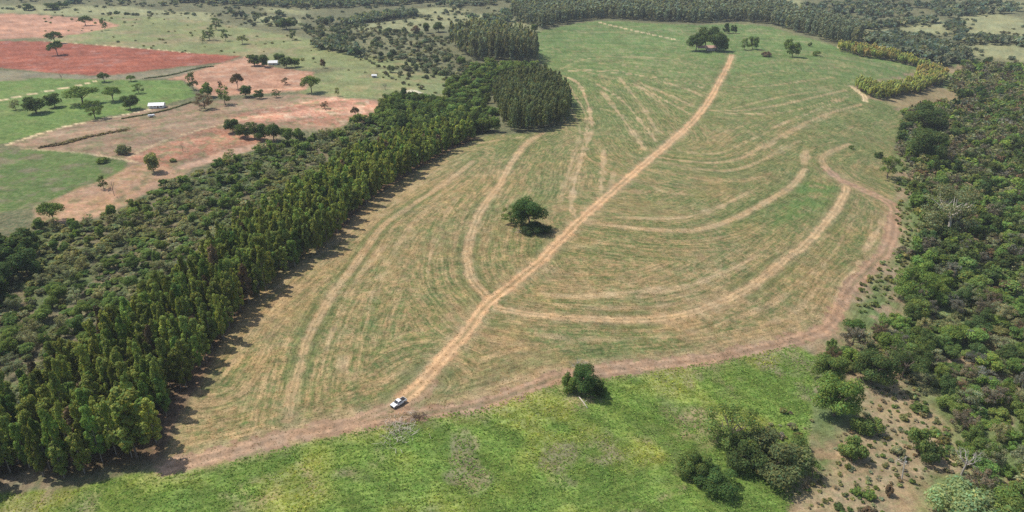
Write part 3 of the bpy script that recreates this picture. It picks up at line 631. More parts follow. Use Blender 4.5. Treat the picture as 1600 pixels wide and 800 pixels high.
# low thicket between the belt and the fallow soil
def pick_thick(x, y, rng):
    q = float(fbm(x/30, y/30, 222, 2)); u = rng.random()
    if y > 470 and u < .75: return 'round', rng.uniform(6, 10), rng.uniform(6, 9), tint(C_MID, .3, rng)
    if u < .12: return 'round', rng.uniform(4, 7.5), rng.uniform(4, 6.5), tint(C_MID, .3, rng)
    if u < .22: return 'sparse', rng.uniform(5, 7.5), rng.uniform(4, 6.5), tint(C_PALE, .25, rng)
    c = C_OLIVE if q > .5 else C_MID if u < .7 else C_PALE
    return 'bush', rng.uniform(3, 6), rng.uniform(1.1, 2.9), tint(c, .3, rng)
wood(P_THICK, 4.3, 21, pick_thick, 'shrub', lambda x, y, k: {'bush': 'low olive shrub', 'round': 'rounded dark green tree', 'sparse': 'open pale crowned tree'}[k]+' in the thicket between eucalyptus belt and bare soil fields'+(', near part' if y < 300 else ', far part'),
     'shrub', 'shrubs of the thicket behind the belt', 'thicket', 'tangled low thicket between the belt and the fields', nmax=260, gap=.12)
# tall dark clump at the left border
P_LCL = U([(-90,500),(-60,420),(0,395),(50,385),(70,410),(40,450),(0,480)])
wood(P_LCL, 7.5, 31, lambda x, y, rng: ('round', rng.uniform(9, 13), rng.uniform(9, 13), tint(C_DARK, .2, rng)), 'broadleaf_tree', lambda x, y, k: 'dark tall tree in the clump at the left border behind the belt', 'tree', 'dark trees at the left border', 'tree_clump', 'dark tree clump', nmax=60)
# wood in the middle, above the belt's far end
P_MIDW = U([(592,188),(600,165),(640,157),(700,165),(735,180),(760,200),(790,205),(745,214),(700,214),(640,210)])
wood(P_MIDW, 6.5, 41, lambda x, y, rng: ('round', rng.uniform(7.5, 12), rng.uniform(8, 12), tint(C_MID if rng.random() < .6 else C_DARK, .3, rng)), 'broadleaf_tree', lambda x, y, k: 'leafy green tree in the wood beyond the far end of the belt', 'tree', 'trees of the wood past the belt', 'mid_wood', 'green tree crowns past the belt', nmax=110)
# dense plantation block with rust brown trunk side facing the field
P_BLK = U([(792,207),(850,205),(888,192),(890,170),(880,148),(850,128),(800,130),(770,150),(780,180)])
wood(P_BLK, 4.4, 51, lambda x, y, rng: ('euc', rng.uniform(4.4, 5.6), rng.uniform(15, 18), tint((.19,.215,.10), .25, rng)), 'plantation_tree', lambda x, y, k: 'young plantation tree in the dense block with rusty trunks beside the field', 'tree', 'trees of the dense block at the field edge', 'plantation_block', 'dense plantation crowns at the field edge', nmax=200, jit=.25)
P_BLK2 = U([(735,94),(790,99),(838,99),(842,90),(825,76),(780,66),(740,62),(705,70),(712,82)])
wood(P_BLK2, 6.5, 61, lambda x, y, rng: ('euc', rng.uniform(6, 8), rng.uniform(22, 27), tint((.26,.27,.16), .25, rng)), 'plantation_tree', lambda x, y, k: 'tall pale trunked tree of the far dense block left of the field top', 'tree', 'trees of the far dense block', 'far_block', 'far dense plantation crowns', nmax=100, jit=.3)
P_SCR = U([(700,130),(760,100),(835,104),(850,125),(800,130),(765,150),(775,185),(735,178),(690,150)])
wood(P_SCR, 8, 63, lambda x, y, rng: ('round' if rng.random() < .6 else 'bush', rng.uniform(6, 11), rng.uniform(4, 9), tint(C_MID, .3, rng)), 'scrub_tree', lambda x, y, k: 'scrubby green tree in the hollow between the two dense plantation blocks', 'tree', 'scrub trees between the blocks', 'scrub', 'scrub between blocks', nmax=110)
P_SCR2 = U([(470,44),(560,40),(700,58),(705,85),(740,100),(700,130),(620,118),(560,85),(500,72)])
wood(P_SCR2, 13, 64, lambda x, y, rng: ('round' if rng.random() < .35 else 'bush', rng.uniform(4, 11), rng.uniform(2.5, 7), tint((.15,.19,.10) if rng.random() < .5 else (.21,.23,.14), .3, rng)), 'scrub_tree', lambda x, y, k: 'small scattered tree on the rough pasture left of the far plantation', 'tree', 'scattered trees on the rough pasture', 'rough_scrub', 'scrub on rough pasture', nmax=200, gap=.42)
# far plantation behind the field crest
P_FAR = U([(845,46),(900,34),(940,29),(1020,33),(1090,36.5),(1150,33),(1200,38),(1250,53),(1300,68),(1345,74),(1340,58),(1300,40),(1240,20),(1180,6),(1100,2),(1000,-6),(860,-8),(800,8),(800,30)])
wood(P_FAR, 7.5, 71, lambda x, y, rng: ('euc', rng.uniform(7, 9.5), rng.uniform(15, 19), tint((.24,.265,.17), .25, rng)), 'far_eucalyptus', lambda x, y, k: 'grey green plantation tree in the front of the wood behind the field crest', 'tree', 'trees of the wood behind the field crest', 'far_plantation', 'plantation wood stretching away behind the field crest', nmax=260)
# woodland on the right
P_RW = U([(1412,182),(1402,235),(1428,285),(1425,320),(1445,370),(1412,400),(1440,440),(1425,480),(1370,520),(1330,505),(1285,560),(1300,600),(1350,572),(1436,578),(1472,640),(1502,690),(1522,750),(1535,860),(1980,900),(2100,500),(1900,200),(1700,105),(1510,100),(1480,130),(1500,160),(1430,170)])
def pick_rw(x, y, rng):
    q = float(fbm(x/28, y/28, 333, 3)); u = rng.random()
    up = y > 420
    if u < (.12 if up else .28): return 'round', rng.uniform(5.5, 10), rng.uniform(5, 8.5), tint(C_MID if q < .5 else C_BRIGHT, .3, rng)
    if u < .48: return 'sparse', rng.uniform(5, 9.5), rng.uniform(4.5, 8.5), tint(C_PALE if rng.random() < .6 else (.22,.20,.15), .25, rng)
    if u < .55: return 'round', rng.uniform(6, 11), rng.uniform(6, 10), tint(C_DARK, .25, rng)
    if u < .58: return 'sparse', rng.uniform(6, 9), rng.uniform(5, 8), tint(C_BROWN, .25, rng)
    return 'bush', rng.uniform(3.2, 7.5), rng.uniform(1.8, 4.5), tint(C_OLIVE if q > .56 or (up and rng.random() < .4) else C_MID if q > .42 else C_BRIGHT, .3, rng)
def lab_rw(x, y, k):
    a = {'round': 'leafy round crowned tree', 'sparse': 'thin crowned greyish tree', 'bush': 'low green bushy tree'}[k]
    return a+' in the woodland right of the field'+(', lower part' if y < 210 else ', middle part' if y < 330 else ', upper part')
wood(P_RW, 5.0, 81, pick_rw, 'woodland_tree', lab_rw, 'tree', 'trees of the woodland right of the field', 'woodland', 'mixed woodland covering the slope right of the field', nmax=300, gap=.20)
# bamboo hedge
P_BAM = [U(p) for p in ([(1312,76),(1345,78),(1400,90),(1440,104),(1480,120),(1470,135),(1430,132),(1436,108),(1400,98),(1350,90),(1310,80)], [(1400,140),(1440,128),(1470,132),(1440,146),(1400,150),(1385,158),(1365,155),(1338,140),(1336,134),(1352,136),(1372,140)])]
for k, P in enumerate(P_BAM):
    wood(P, 5.0, 91+k, lambda x, y, rng: ('bamboo', rng.uniform(6, 8.5), rng.uniform(8.5, 12), tint((.50,.43,.17) if y > 640 and rng.random() < .5 else (.44,.47,.14), .2, rng)), 'bamboo_clump',
         (lambda x, y, k_: 'tawny orange bamboo clump in the hedge along the upper field edge') if k == 0 else (lambda x, y, k_: 'yellow green bamboo clump in the lower arm of the bent hedge'), 'bamboo', 'bamboo clumps of the bent hedge', 'bamboo_hedge', 'yellow bamboo hedge', nmax=110)
# far woods and hedge lines
def bluewood(x, y, rng): return ('round', rng.uniform(9, 15), rng.uniform(7, 11), tint((.19,.225,.15), .3, rng))
FARW = []
for P, sp, sd, gap in [(U([(270,4),(330,7),(420,11),(500,14),(600,10),(700,2),(760,-6),(300,-14)]), 11, 101, 0), (U([(530,36),(570,28),(640,20),(660,26),(600,33),(550,40)]), 9, 102, 0),
        (U([(330,22),(400,20),(470,30),(540,40),(470,46),(400,38)]), 14, 103, .56), (U([(480,72),(520,66),(560,82),(558,90),(530,82),(490,76)]), 9, 104, 0),
        (U([(1345,60),(1400,55),(1450,64),(1512,82),(1515,96),(1470,104),(1430,90),(1370,78)]), 9, 105, .2), (U([(1250,8),(1340,4),(1420,8),(1430,28),(1340,38),(1300,40)]), 13, 106, .45),
        (U([(1420,6),(1520,4),(1600,10),(1640,24),(1560,22),(1490,30),(1450,22)]), 13, 107, .48), (U([(1480,38),(1505,40),(1505,56),(1490,60)]), 9, 108, 0),
        (U([(680,14),(800,8),(850,-6),(700,-8)]), 13, 109, .45), (U([(720,30),(800,20),(850,10),(850,30),(760,40)]), 13, 110, .55), (U([(-100,6),(100,6),(300,10),(300,-8),(-100,-8)]), 16, 111, .58),
        (U([(1330,50),(1430,40),(1490,34),(1430,32),(1340,42)]), 10, 112, .3), (U([(1500,60),(1600,64),(1680,70),(1680,78),(1560,72),(1490,68)]), 11, 113, .2)]:
    rng = np.random.default_rng(sd)
    for x, y in scatter(P, sp, .45, sd, .4, gap): FARW.append((x, y)+(lambda r: (r[1], r[2], r[0], r[3]))(bluewood(x, y, rng)))
# distant cover past the frame so that the land stays wooded from other positions
rng = np.random.default_rng(120)
for _ in range(1500):
    a = rng.uniform(-.9, .9); r = rng.uniform(1350, 2600); x, y = r*math.sin(a), r*math.cos(a)
    if fbm(x/200, y/200, 55, 2) > .5: FARW.append((x, y)+(lambda q: (q[1], q[2], q[0], q[3]))(bluewood(x, y, rng)))
merged('far_woods', 'dark woods and hedge lines on the far hills', [(x, y, w, h, k, c) for x, y, w, h, k, c in FARW], lambda x, y: 2)

def speckle(P, sp, seed, gap, sizes, cols, name, label):
    rng = np.random.default_rng(seed); it = []
    for x, y in scatter(P, sp, .5, seed, .4, gap):
        w = rng.uniform(*sizes); it.append((x, y, w, w*rng.uniform(.35, .75), 'bush', tint(cols[int(rng.integers(0, len(cols)))], .3, rng)))
    merged(name, label, it, lambda x, y: 1 if slant(x, y) < 330 else 2)
speckle(U([(1420,572),(1458,640),(1500,700),(1520,760),(1490,745),(1440,650),(1400,570)]), 3.2, 409, .36, (1.5, 4), [C_MID, C_OLIVE, C_PALE], 'margin_scrub', 'scrub along the right margin of the clearing')
speckle(P_CLEARING, 2.3, 401, .46, (.4, 1.8), [C_MID, C_OLIVE, C_PALE, (.30,.24,.15)], 'clearing_scrub', 'small weeds dotted over the dry clearing')
speckle(U([(1240,540),(1275,560),(1270,640),(1262,740),(1225,790),(1180,700),(1170,600)]), 3.0, 402, .42, (.8, 2.6), [C_PALE, C_OLIVE, (.24,.21,.15)], 'weedy_scrub', 'greyish weeds on the right of the foreground grass')
speckle(U([(1400,300),(1420,180),(1450,250),(1440,440),(1330,510),(1345,445),(1400,390)]), 3.4, 403, .42, (.9, 3), [C_MID, C_OLIVE], 'edge_scrub', 'weeds between edge track and woodland')
speckle(U([(60,16),(330,22),(480,60),(560,85),(700,105),(740,130),(600,135),(420,100),(180,72),(70,60)]), 20, 404, .56, (2, 4.5), [C_PALE, C_OLIVE], 'pasture_scrub', 'small bushes dotted over the far pastures')
speckle(U([(470,44),(560,40),(700,58),(705,85),(760,110),(760,200),(690,150),(620,130),(560,85),(500,72)]), 7.5, 405, .46, (2, 5.5), [(.16,.19,.10), C_PALE, (.22,.21,.14)], 'valley_scrub', 'low scrub in the far hollow')
speckle(U([(0,-8),(300,-10),(430,14),(800,0),(850,36),(640,44),(400,44),(200,24),(0,14)]), 14, 406, .58, (4, 9), [(.17,.20,.13), (.22,.24,.15)], 'hill_scrub', 'low scrub on the far hills')
speckle(U([(1250,-6),(1640,-4),(1700,90),(1510,96),(1440,70),(1340,48),(1290,30)]), 14, 407, .60, (4, 8), [(.17,.20,.13), (.22,.24,.15)], 'slope_scrub', 'low scrub between the far right pastures')
def strip(pl, w, h, col, name, label, seed):
    P = smooth(U(pl), 4); rng = np.random.default_rng(seed); n = 700; V = []; seg = rng.integers(0, len(P)-1, n); t = rng.random(n)[:, None]
    p = P[seg]*(1-t)+P[seg+1]*t+rng.normal(size=(n, 2))*w*(.15+.35*fbm(P[seg][:, 0]/7, P[seg][:, 1]/7, seed, 2))[:, None]; z = height(p[:, 0], p[:, 1])+rng.uniform(0, 1, n)**.6*h
    N = rng.normal(size=(n, 3))*.5; N[:, 2] += 1; Vv, Fq = leaves(np.column_stack([p, z]), N, .9*rng.uniform(.6, 1.3, n), rng)
    o0 = p[0]; Vv = Vv-np.array([P[0][0], P[0][1], 0]); c = np.tile(np.array(col)*1.0, (len(Vv), 1))*rng.uniform(.7, 1.3, n).repeat(4)[:, None]
    o = link(name, mesh_from(name, Vv, Fq, LEAF, c), loc=(P[0][0], P[0][1], 0), color=(1,1,1)); o['label'] = label; o['category'] = 'hedge'
strip([(62,231),(95,226),(120,219),(150,212),(200,203)], 2.6, .8, (.22,.18,.11), 'hedge', 'long dark brown hedge strip across the fallow ground below the cream track', 1)
strip([(190,186),(230,179),(262,172),(300,160)], 1.0, .5, (.17,.18,.09), 'hedge', 'thin dark hedge line on the border below the white farm roof', 2)
strip([(225,123),(265,118),(310,107),(335,104)], 1.6, .6, (.15,.18,.09), 'hedge', 'dark green hedge line between dark red field and pasture', 3)

# ------------------------------------------------------------------ single trees (pixel of the base, width and height in pixels)
T = [
 (57,177,32,24,'round',C_DARK,'broadleaf_tree','large dark round tree at the left of the bright green pasture'),
 (86,167,24,19,'round',C_DARK,'broadleaf_tree','smaller dark tree just right of the large round one in the pasture'),
 (130,163,48,27,'spread',C_MID,'spreading_tree','widest spreading tree in the middle of the bright green pasture'),
 (149,185,30,28,'sparse',C_MID,'spreading_tree','open crowned tree nearest the lower edge of the bright green pasture'),
 (177,158,27,22,'spread',C_MID,'spreading_tree','leaning oval tree between spreading tree and white roof'),
 (204,171,27,21,'round',C_DARK,'broadleaf_tree','dense dark ball shaped tree left of the white farm roof'),
 (163,128,18,14,'spread',C_DARK,'spreading_tree','small dark tree at the end of the cream farm track'),
 (205,127,14,9,'spread',C_MID,'spreading_tree','little flat tree on the upper rim of the green pasture'),
 (217,146,17,15,'sparse',C_MID,'spreading_tree','thin tree leaning right in the upper green pasture'),
 (25,172,16,15,'sparse',C_PALE,'spreading_tree','faint pale thin tree at the left end of the pasture'),
 (97,125,8,11,'bare',C_PALE,'bare_tree','thin bare stem above the cream farm track'),
 (302,140,17,26,'sparse',C_DARK,'slender_tree','tall narrow tree at the right tip of the green pasture'),
 (325,152,22,22,'round',C_MID,'broadleaf_tree','round green tree at the left of the farmyard clump'),
 (372,140,20,26,'spread',(.17,.13,.075),'spreading_tree','brownish umbrella tree standing on the salmon soil'),
 (352,163,24,28,'sparse',C_MID,'slender_tree','tallest loose tree in the farmyard clump'),
 (320,170,30,24,'sparse',C_BROWN,'brown_tree','reddish brown thin tree at the foot of the farmyard clump'),
 (385,152,22,18,'round',C_DARK,'broadleaf_tree','dark green tree at the right of the farmyard clump'),
 (406,154,16,14,'round',C_DARK,'broadleaf_tree','small dark tree right beside the farmyard clump'),
 (432,152,15,12,'sparse',C_DARK,'broadleaf_tree','last little dark tree east of the farmyard clump'),
 (487,145,32,28,'spread',C_MID,'spreading_tree','leafy spreading tree at the corner of the salmon soil'),
 (446,132,14,11,'sparse',C_BROWN,'brown_tree','small brown tree alone on the salmon soil'),
 (345,140,8,14,'sparse',C_BROWN,'brown_tree','thin brown sapling behind the farmyard clump'),
 (505,106,9,14,'round',C_BROWN,'brown_tree','small dark brown tree on the pasture right of the house grove'),
 (507,170,14,12,'sparse',C_BROWN,'brown_tree','small brown tree in the left of the pale soil field'),
 (556,183,15,18,'spread',C_BROWN,'brown_tree','small brown tree in the right of the pale soil field'),
 (527,150,8,14,'sparse',C_OLIVE,'slender_tree','thin stemmed tree on the border of the pale soil field'),
 (602,140,14,12,'bare',C_PALE,'bare_tree','bare tree on the pasture left of the wood'),
 (240,268,26,28,'round',C_OLIVE,'broadleaf_tree','sunlit olive tree with clear shadow on the pale soil strip'),
 (286,236,9,16,'bare',C_PALE,'bare_tree','dark bare tree on the red soil'),
 (162,295,14,20,'sparse',C_DARK,'slender_tree','thin tree on the border of green plot and pale soil'),
 (179,306,12,26,'bare',C_PALE,'bare_tree','dead tree beside the thin tree on the pale soil'),
 (162,254,22,10,'bush',C_MID,'bush','dark bush on the upper border of the lower green plot'),
 (193,241,24,17,'bush',C_PALE,'bush','grey green bush in the brown fallow ground'),
 (84,347,36,32,'spread',C_MID,'spreading_tree','flat topped tree with crooked trunk at the soil field corner'),
 (270,253,11,7,'bush',C_OLIVE,'bush','tiny bush right of the sunlit olive tree'),
 (134,40,19,14,'spread',C_DARK,'spreading_tree','dark tree on the upper salmon field'),
 (164,47,10,17,'sparse',C_DARK,'slender_tree','upright tree at the tip of the upper salmon field'),
 (86,68,22,17,'spread',C_DARK,'spreading_tree','tree with rounded top on the border above the dark red field'),
 (90,86,22,20,'spread',C_DARK,'spreading_tree','tree standing in the dark red field'),
 (45,16,16,9,'round',C_DARK,'broadleaf_tree','far tree at the upper left above the salmon field'),
 (82,15,22,9,'round',C_DARK,'broadleaf_tree','far dark clump tree at the upper left, second from the corner'),
 (99,12,16,7,'round',C_DARK,'broadleaf_tree','far dark tree highest in the upper left'),
 (183,22,10,6,'bush',C_DARK,'bush','far dot like bush on the upper left hill'),
 (199,23,8,5,'bush',C_DARK,'bush','second far dot like bush on the upper left hill'),
 (338,47,18,18,'sparse',C_DARK,'slender_tree','tall upright tree behind the four trees on the olive pasture'),
 (328,63,20,18,'sparse',C_DARK,'slender_tree','leaning tree in front on the olive pasture'),
 (353,64,12,17,'sparse',C_DARK,'slender_tree','narrow tree right of the leaning tree on the olive pasture'),
 (317,67,10,10,'sparse',C_PALE,'slender_tree','smallest pale tree left of the leaning tree'),
 (379,69,17,13,'spread',C_OLIVE,'spreading_tree','brown topped round tree alone on the olive pasture'),
 (448,46,25,18,'round',C_DARK,'broadleaf_tree','large dark round tree in front of the distant salmon soil'),
 (458,63,13,17,'sparse',C_DARK,'slender_tree','slim tree below the large dark round tree'),
 (398,103,24,18,'round',C_DARK,'broadleaf_tree','leftmost tree of the grove round the white house'),
 (413,105,20,19,'round',C_DARK,'broadleaf_tree','dense tree just left of the white house'),
 (436,98,20,14,'round',C_DARK,'broadleaf_tree','tree behind the white house'),
 (448,106,20,17,'round',C_DARK,'broadleaf_tree','dark tree right of the white house'),
 (461,105,18,14,'round',C_MID,'broadleaf_tree','rightmost tree of the grove round the white house'),
 (364,207,26,22,'round',C_DARK,'broadleaf_tree','leftmost tree of the dark row between two soil fields'),
 (384,215,28,24,'round',C_DARK,'broadleaf_tree','second dark tree of the row between two soil fields'),
 (405,219,28,28,'round',C_DARK,'broadleaf_tree','third tree of the dark row between two soil fields'),
 (428,220,28,30,'round',C_DARK,'broadleaf_tree','fourth and tallest tree of the dark row between two soil fields'),
 (449,222,28,26,'round',C_MID,'broadleaf_tree','fifth tree of the dark row between two soil fields'),
 (467,219,22,20,'round',C_MID,'broadleaf_tree','rightmost tree of the dark row between two soil fields'),
 (650,52,18,12,'round',C_BROWN,'broadleaf_tree','brownish far tree left of the dark pair'),
 (666,52,16,16,'round',C_DARK,'broadleaf_tree','far tree left of the darkest one above the rough pasture'),
 (685,50,22,16,'round',C_DARK,'broadleaf_tree','darkest far tree above the rough pasture'),
 (604,50,10,6,'bush',C_DARK,'bush','lone dark dot like bush on the far pale pasture'),
 (720,101,16,13,'round',C_MID,'broadleaf_tree','green bushy tree below the far dense block'),
 (797,106,32,15,'bush',C_BRIGHT,'bush','yellow green bush between the two dense blocks'),
 (836,50,14,12,'round',C_DARK,'broadleaf_tree','dark tree at the upper left corner of the field'),
 (1087,80,30,28,'round',C_DARK,'shade_tree','left tree of the big clump over the farm shed'),
 (1102,74,36,34,'round',C_DARK,'shade_tree','middle and tallest tree of the big clump over the farm shed'),
 (1119,80,32,30,'round',C_DARK,'shade_tree','right tree of the big clump over the farm shed'),
 (1131,80,16,20,'round',C_MID,'shade_tree','outermost right tree of the big clump over the farm shed'),
 (1134,52,11,15,'round',C_DARK,'broadleaf_tree','left one of the two trees near the field crest'),
 (1146,52,10,13,'round',C_DARK,'broadleaf_tree','right one of the two trees near the field crest'),
 (1163,78,14,18,'sparse',C_MID,'broadleaf_tree','left one of the pair right of the big clump'),
 (1176,77,18,19,'round',C_MID,'broadleaf_tree','right one of the pair right of the big clump'),
 (1197,88,16,9,'bush',C_BROWN,'bush','dark low bush between the tree pair and the far right tree'),
 (1238,89,22,22,'round',C_MID,'broadleaf_tree','lone green tree on the upper right of the field'),
 (1231,80,14,18,'round',C_MID,'broadleaf_tree','smaller tree touching the lone green tree from behind'),
 (1275,87,12,9,'bush',C_MID,'bush','small bush right of the lone green tree'),
 (1265,72,6,6,'bush',C_MID,'bush','tiny bush above the small one near the right crest'),
 (1386,279,34,36,'sparse',C_MID,'spreading_tree','open green tree on the grass right of the forked track'),
 (1373,246,14,10,'bush',C_DARK,'bush','small dark bush above the open tree by the woodland'),
 (1330,232,8,6,'bush',C_MID,'bush','tiny bush by the loop of the upper track'),
 (1478,366,82,74,'sparse',(.24,.26,.13),'spreading_tree','large dark greyish tree with pale trunk at the woodland edge'),
 (1440,250,60,48,'round',C_DARK,'broadleaf_tree','big dark tree at the woodland edge beside the upper field'),
 (1446,205,56,40,'round',C_DARK,'broadleaf_tree','dark tree at the top corner of the woodland edge'),
 (1425,468,52,50,'round',C_BRIGHT,'broadleaf_tree','bright green round tree by the pale bare strip'),
 (1303,650,72,66,'round',C_BRIGHT,'broadleaf_tree','bright green tree left of the dry clearing'),
 (1292,594,52,44,'round',C_MID,'broadleaf_tree','green tree at the bend of the edge track'),
 (1362,600,62,55,'round',C_DARK,'broadleaf_tree','dark tree at the top of the dry clearing'),
 (1410,590,60,50,'sparse',C_DARK,'spreading_tree','shadowy open tree at the upper right of the clearing'),
 (1140,695,92,66,'sparse',C_MID,'spreading_tree','open crowned tree at the back of the foreground thicket'),
 (1200,728,108,60,'bush',(.19,.22,.09),'bush','broad greyish bush at the right of the foreground thicket'),
 (1084,742,56,44,'bush',C_MID,'bush','rounded dark bush at the left of the foreground thicket'),
 (1122,762,76,38,'bush',(.10,.17,.05),'bush','dark green rounded bush at the foot of the foreground thicket'),
 (1160,722,70,50,'bush',C_DARK,'bush','dense dark bush in the middle of the foreground thicket'),
 (1245,708,40,30,'bush',C_MID,'bush','green bush between the foreground thicket and the clearing'),
 (1495,806,112,62,'bush',(.30,.38,.17),'bush','large silvery green bush in the lower right corner'),
 (1560,800,70,44,'bush',C_BRIGHT,'bush','bright green bush at the right bottom behind the silvery one'),
 (1502,742,46,50,'bare',C_PALE,'bare_tree','leafless grey tree between silvery bush and clearing'),
 (1433,706,34,42,'bush',C_MID,'bush','oblong green bush in the dry clearing'),
 (1452,722,34,34,'bush',C_DARK,'bush','darker bush touching the oblong one in the clearing'),
 (1401,712,26,18,'bush',C_PALE,'bush','greyish bush just behind the utility pole'),
 (1330,712,42,36,'bush',C_MID,'bush','green bush at the left side of the dry clearing'),
 (1268,746,26,28,'sparse',C_MID,'spreading_tree','small tree with long shadow at the lower left of the clearing'),
 (1352,675,42,30,'bush',C_MID,'bush','spreading bush in the left middle of the clearing'),
 (1435,642,26,16,'bush',C_MID,'bush','small green bush in the upper clearing'),
 (1412,655,16,10,'bush',C_OLIVE,'bush','tiny olive bush in the centre of the clearing'),
 (1356,776,20,14,'bush',C_BRIGHT,'bush','bright small bush low in the clearing'),
 (1336,770,16,12,'bush',C_BRIGHT,'bush','yellow green tuft like bush low in the clearing'),
 (1386,772,14,20,'bush',C_BROWN,'bush','dark brown bush in the lower clearing'),
 (1312,795,18,10,'bush',C_DARK,'bush','dark low bush at the bottom edge of the clearing'),
 (1354,800,18,12,'bush',C_BROWN,'bush','brown low bush at the bottom edge of the clearing'),
 (214,714,58,100,'euc',C_EUC,'eucalyptus_tree','big pale rounded eucalyptus at the near corner of the belt beside the track'),
 (832,364,48,24,'bush',(.09,.13,.05),'bush','dark undergrowth bush at the foot of the lone field tree'),
 (826,357,60,60,'round',(.10,.17,.055),'shade_tree','lone leafy tree in the middle of the crop field'),
 (799,349,32,30,'sparse',C_MID,'spreading_tree','thin sapling tree left of the lone field tree'),
 (852,362,22,16,'bush',C_DARK,'bush','low dark bush right of the lone field tree'),
 (911,612,50,48,'round',(.10,.17,.055),'broadleaf_tree','dark green round tree on the edge between field and grass'),
 (888,610,30,34,'bush',C_MID,'bush','lighter bush left of the dark round edge tree'),
 (936,616,26,26,'bush',C_DARK,'bush','dark bush right of the dark round edge tree'),
 (903,592,36,44,'bare',C_PALE,'bare_tree','pale dead tree rising behind the round edge tree'),
]
for (px, py, w, h, kind, c, nm, lab) in T:
    x, y, wm, hm = metres(px, py, w, h)
    if kind == 'bare': bark = (.42,.37,.33) if py > 700 else PALEBARK if py > 500 else (.22,.18,.15)
    elif px == 1478: bark = PALEBARK
    else: bark = (.17,.13,.10)
    plant(nm, lab, 'bush' if kind == 'bush' else 'tree', kind, x, y, wm, hm, c, bark)

# ------------------------------------------------------------------ man-made things
WHITE = mat('white_paint', (.80,.80,.78), .35, 0, .5, .04); GLASS = mat('dark_glass', (.02,.022,.025), .12, 0, .6, .1)
RUB = mat('rubber', (.03,.03,.03), .85); RIM = mat('alloy', (.45,.45,.46), .35, .8); BLK = mat('black_liner', (.025,.023,.022), .8)
LAMP = mat('lamp_lens', (.75,.76,.72), .2); REDL = mat('tail_lens', (.35,.02,.02), .3); PINK = mat('clay_tiles', (.52,.33,.26), .85, vary=.25, scale=1.5)
WALLM = mat('lime_wash', (.66,.60,.52), .9, vary=.15, scale=1); CONC = mat('concrete_pole', (.60,.57,.52), .85); WOODM = mat('grey_wood', (.40,.34,.28), .9, vary=.35, scale=5)
DOORM = mat('door_wood', (.12,.08,.05), .8); STEEL = mat('galvanised', (.55,.56,.56), .45, .4); CERAM = mat('ceramic', (.35,.2,.14), .3); TIN = mat('white_roof', (.82,.82,.80), .5, vary=.08, scale=.6)

def pickup():
    (x, y), = U([(623,632)]); hd = math.atan2(-.74, -.67)
    t = thing('pickup_truck', 'white pickup truck with dark cargo bed where the dirt road meets the edge track', 'pickup truck', (x, y, float(height(x, y))+.02), hd)
    b = MB(); hw = .86
    b.poly([(-2.35,.42),(-2.38,.92),(-.62,.97),(-.60,1.0),(1.0,1.02),(2.15,.86),(2.33,.70),(2.35,.42),(1.98,.36),(1.9,.62),(1.55,.72),(1.2,.62),(1.1,.36),(-1.0,.36),(-1.1,.62),(-1.45,.72),(-1.8,.62),(-1.9,.36)], -hw, hw)
    body = b.build('body', WHITE, t, bevel=.05)
    c = MB(); c.poly([(-.66,.98),(-.58,1.50),(-.45,1.56),(.30,1.56),(.45,1.50),(1.12,1.0)], -.74, .74); c.build('cab', WHITE, t, bevel=.07)
    g = MB(); g.poly([(.40,1.50),(.47,1.49),(1.10,1.04),(1.02,1.02)], -.66, .66); g.build('windscreen', GLASS, t)
    g = MB(); g.poly([(-.672,1.06),(-.60,1.46),(-.585,1.46),(-.655,1.06)], -.62, .62); g.build('rear_window', GLASS, t)
    for s in (-1, 1):
        g = MB(); g.poly([(-.52,1.08),(-.46,1.46),(.30,1.46),(.86,1.08)], s*.735, s*.755); g.build('side_window', GLASS, t)
        m = MB(); m.box((.85, s*.93, 1.06), (.12,.2,.14)); m.build('mirror', BLK, t, bevel=.02)
        m = MB(); m.box((2.28, s*.66, .72), (.14,.30,.16)); m.build('headlight', LAMP, t, bevel=.02)
        m = MB(); m.box((-2.37, s*.78, .76), (.05,.12,.26)); m.build('tail_light', REDL, t)
        m = MB(); m.box((.25, s*.866, .86), (.16,.02,.035)); m.build('door_handle', BLK, t)
        for fx in (-1.45, 1.55):
            w = MB(); w.tube([(fx, s*.68, .32), (fx, s*.90, .32)], [.32,.32], 18); wh = w.build('tyre', RUB, t)
            r = MB(); r.tube([(fx, s*.885, .32), (fx, s*.912, .32)], [.20,.19], 14); r.build('rim', RIM, wh)
    bed = MB(); bed.box((-1.50, 0, .975), (1.58, 1.50, .05)); bed.build('bed_liner', BLK, t)
    for s in (-1, 1):
        r = MB(); r.box((-1.50, s*.80, 1.0), (1.72,.09,.09)); r.build('bed_rail', WHITE, t, bevel=.02)
    r = MB(); r.box((-2.33, 0, .98), (.07,1.55,.10)); r.build('tailgate', WHITE, t, bevel=.02)
    r = MB(); r.box((2.36, 0, .50), (.10,1.62,.20)); r.build('front_bumper', BLK, t, bevel=.03)
    r = MB(); r.box((-2.42, 0, .48), (.10,1.60,.16)); r.build('rear_bumper', STEEL, t, bevel=.03)
    r = MB(); r.box((2.33, 0, .70), (.06,.95,.13)); r.build('grille', BLK, t)
pickup()

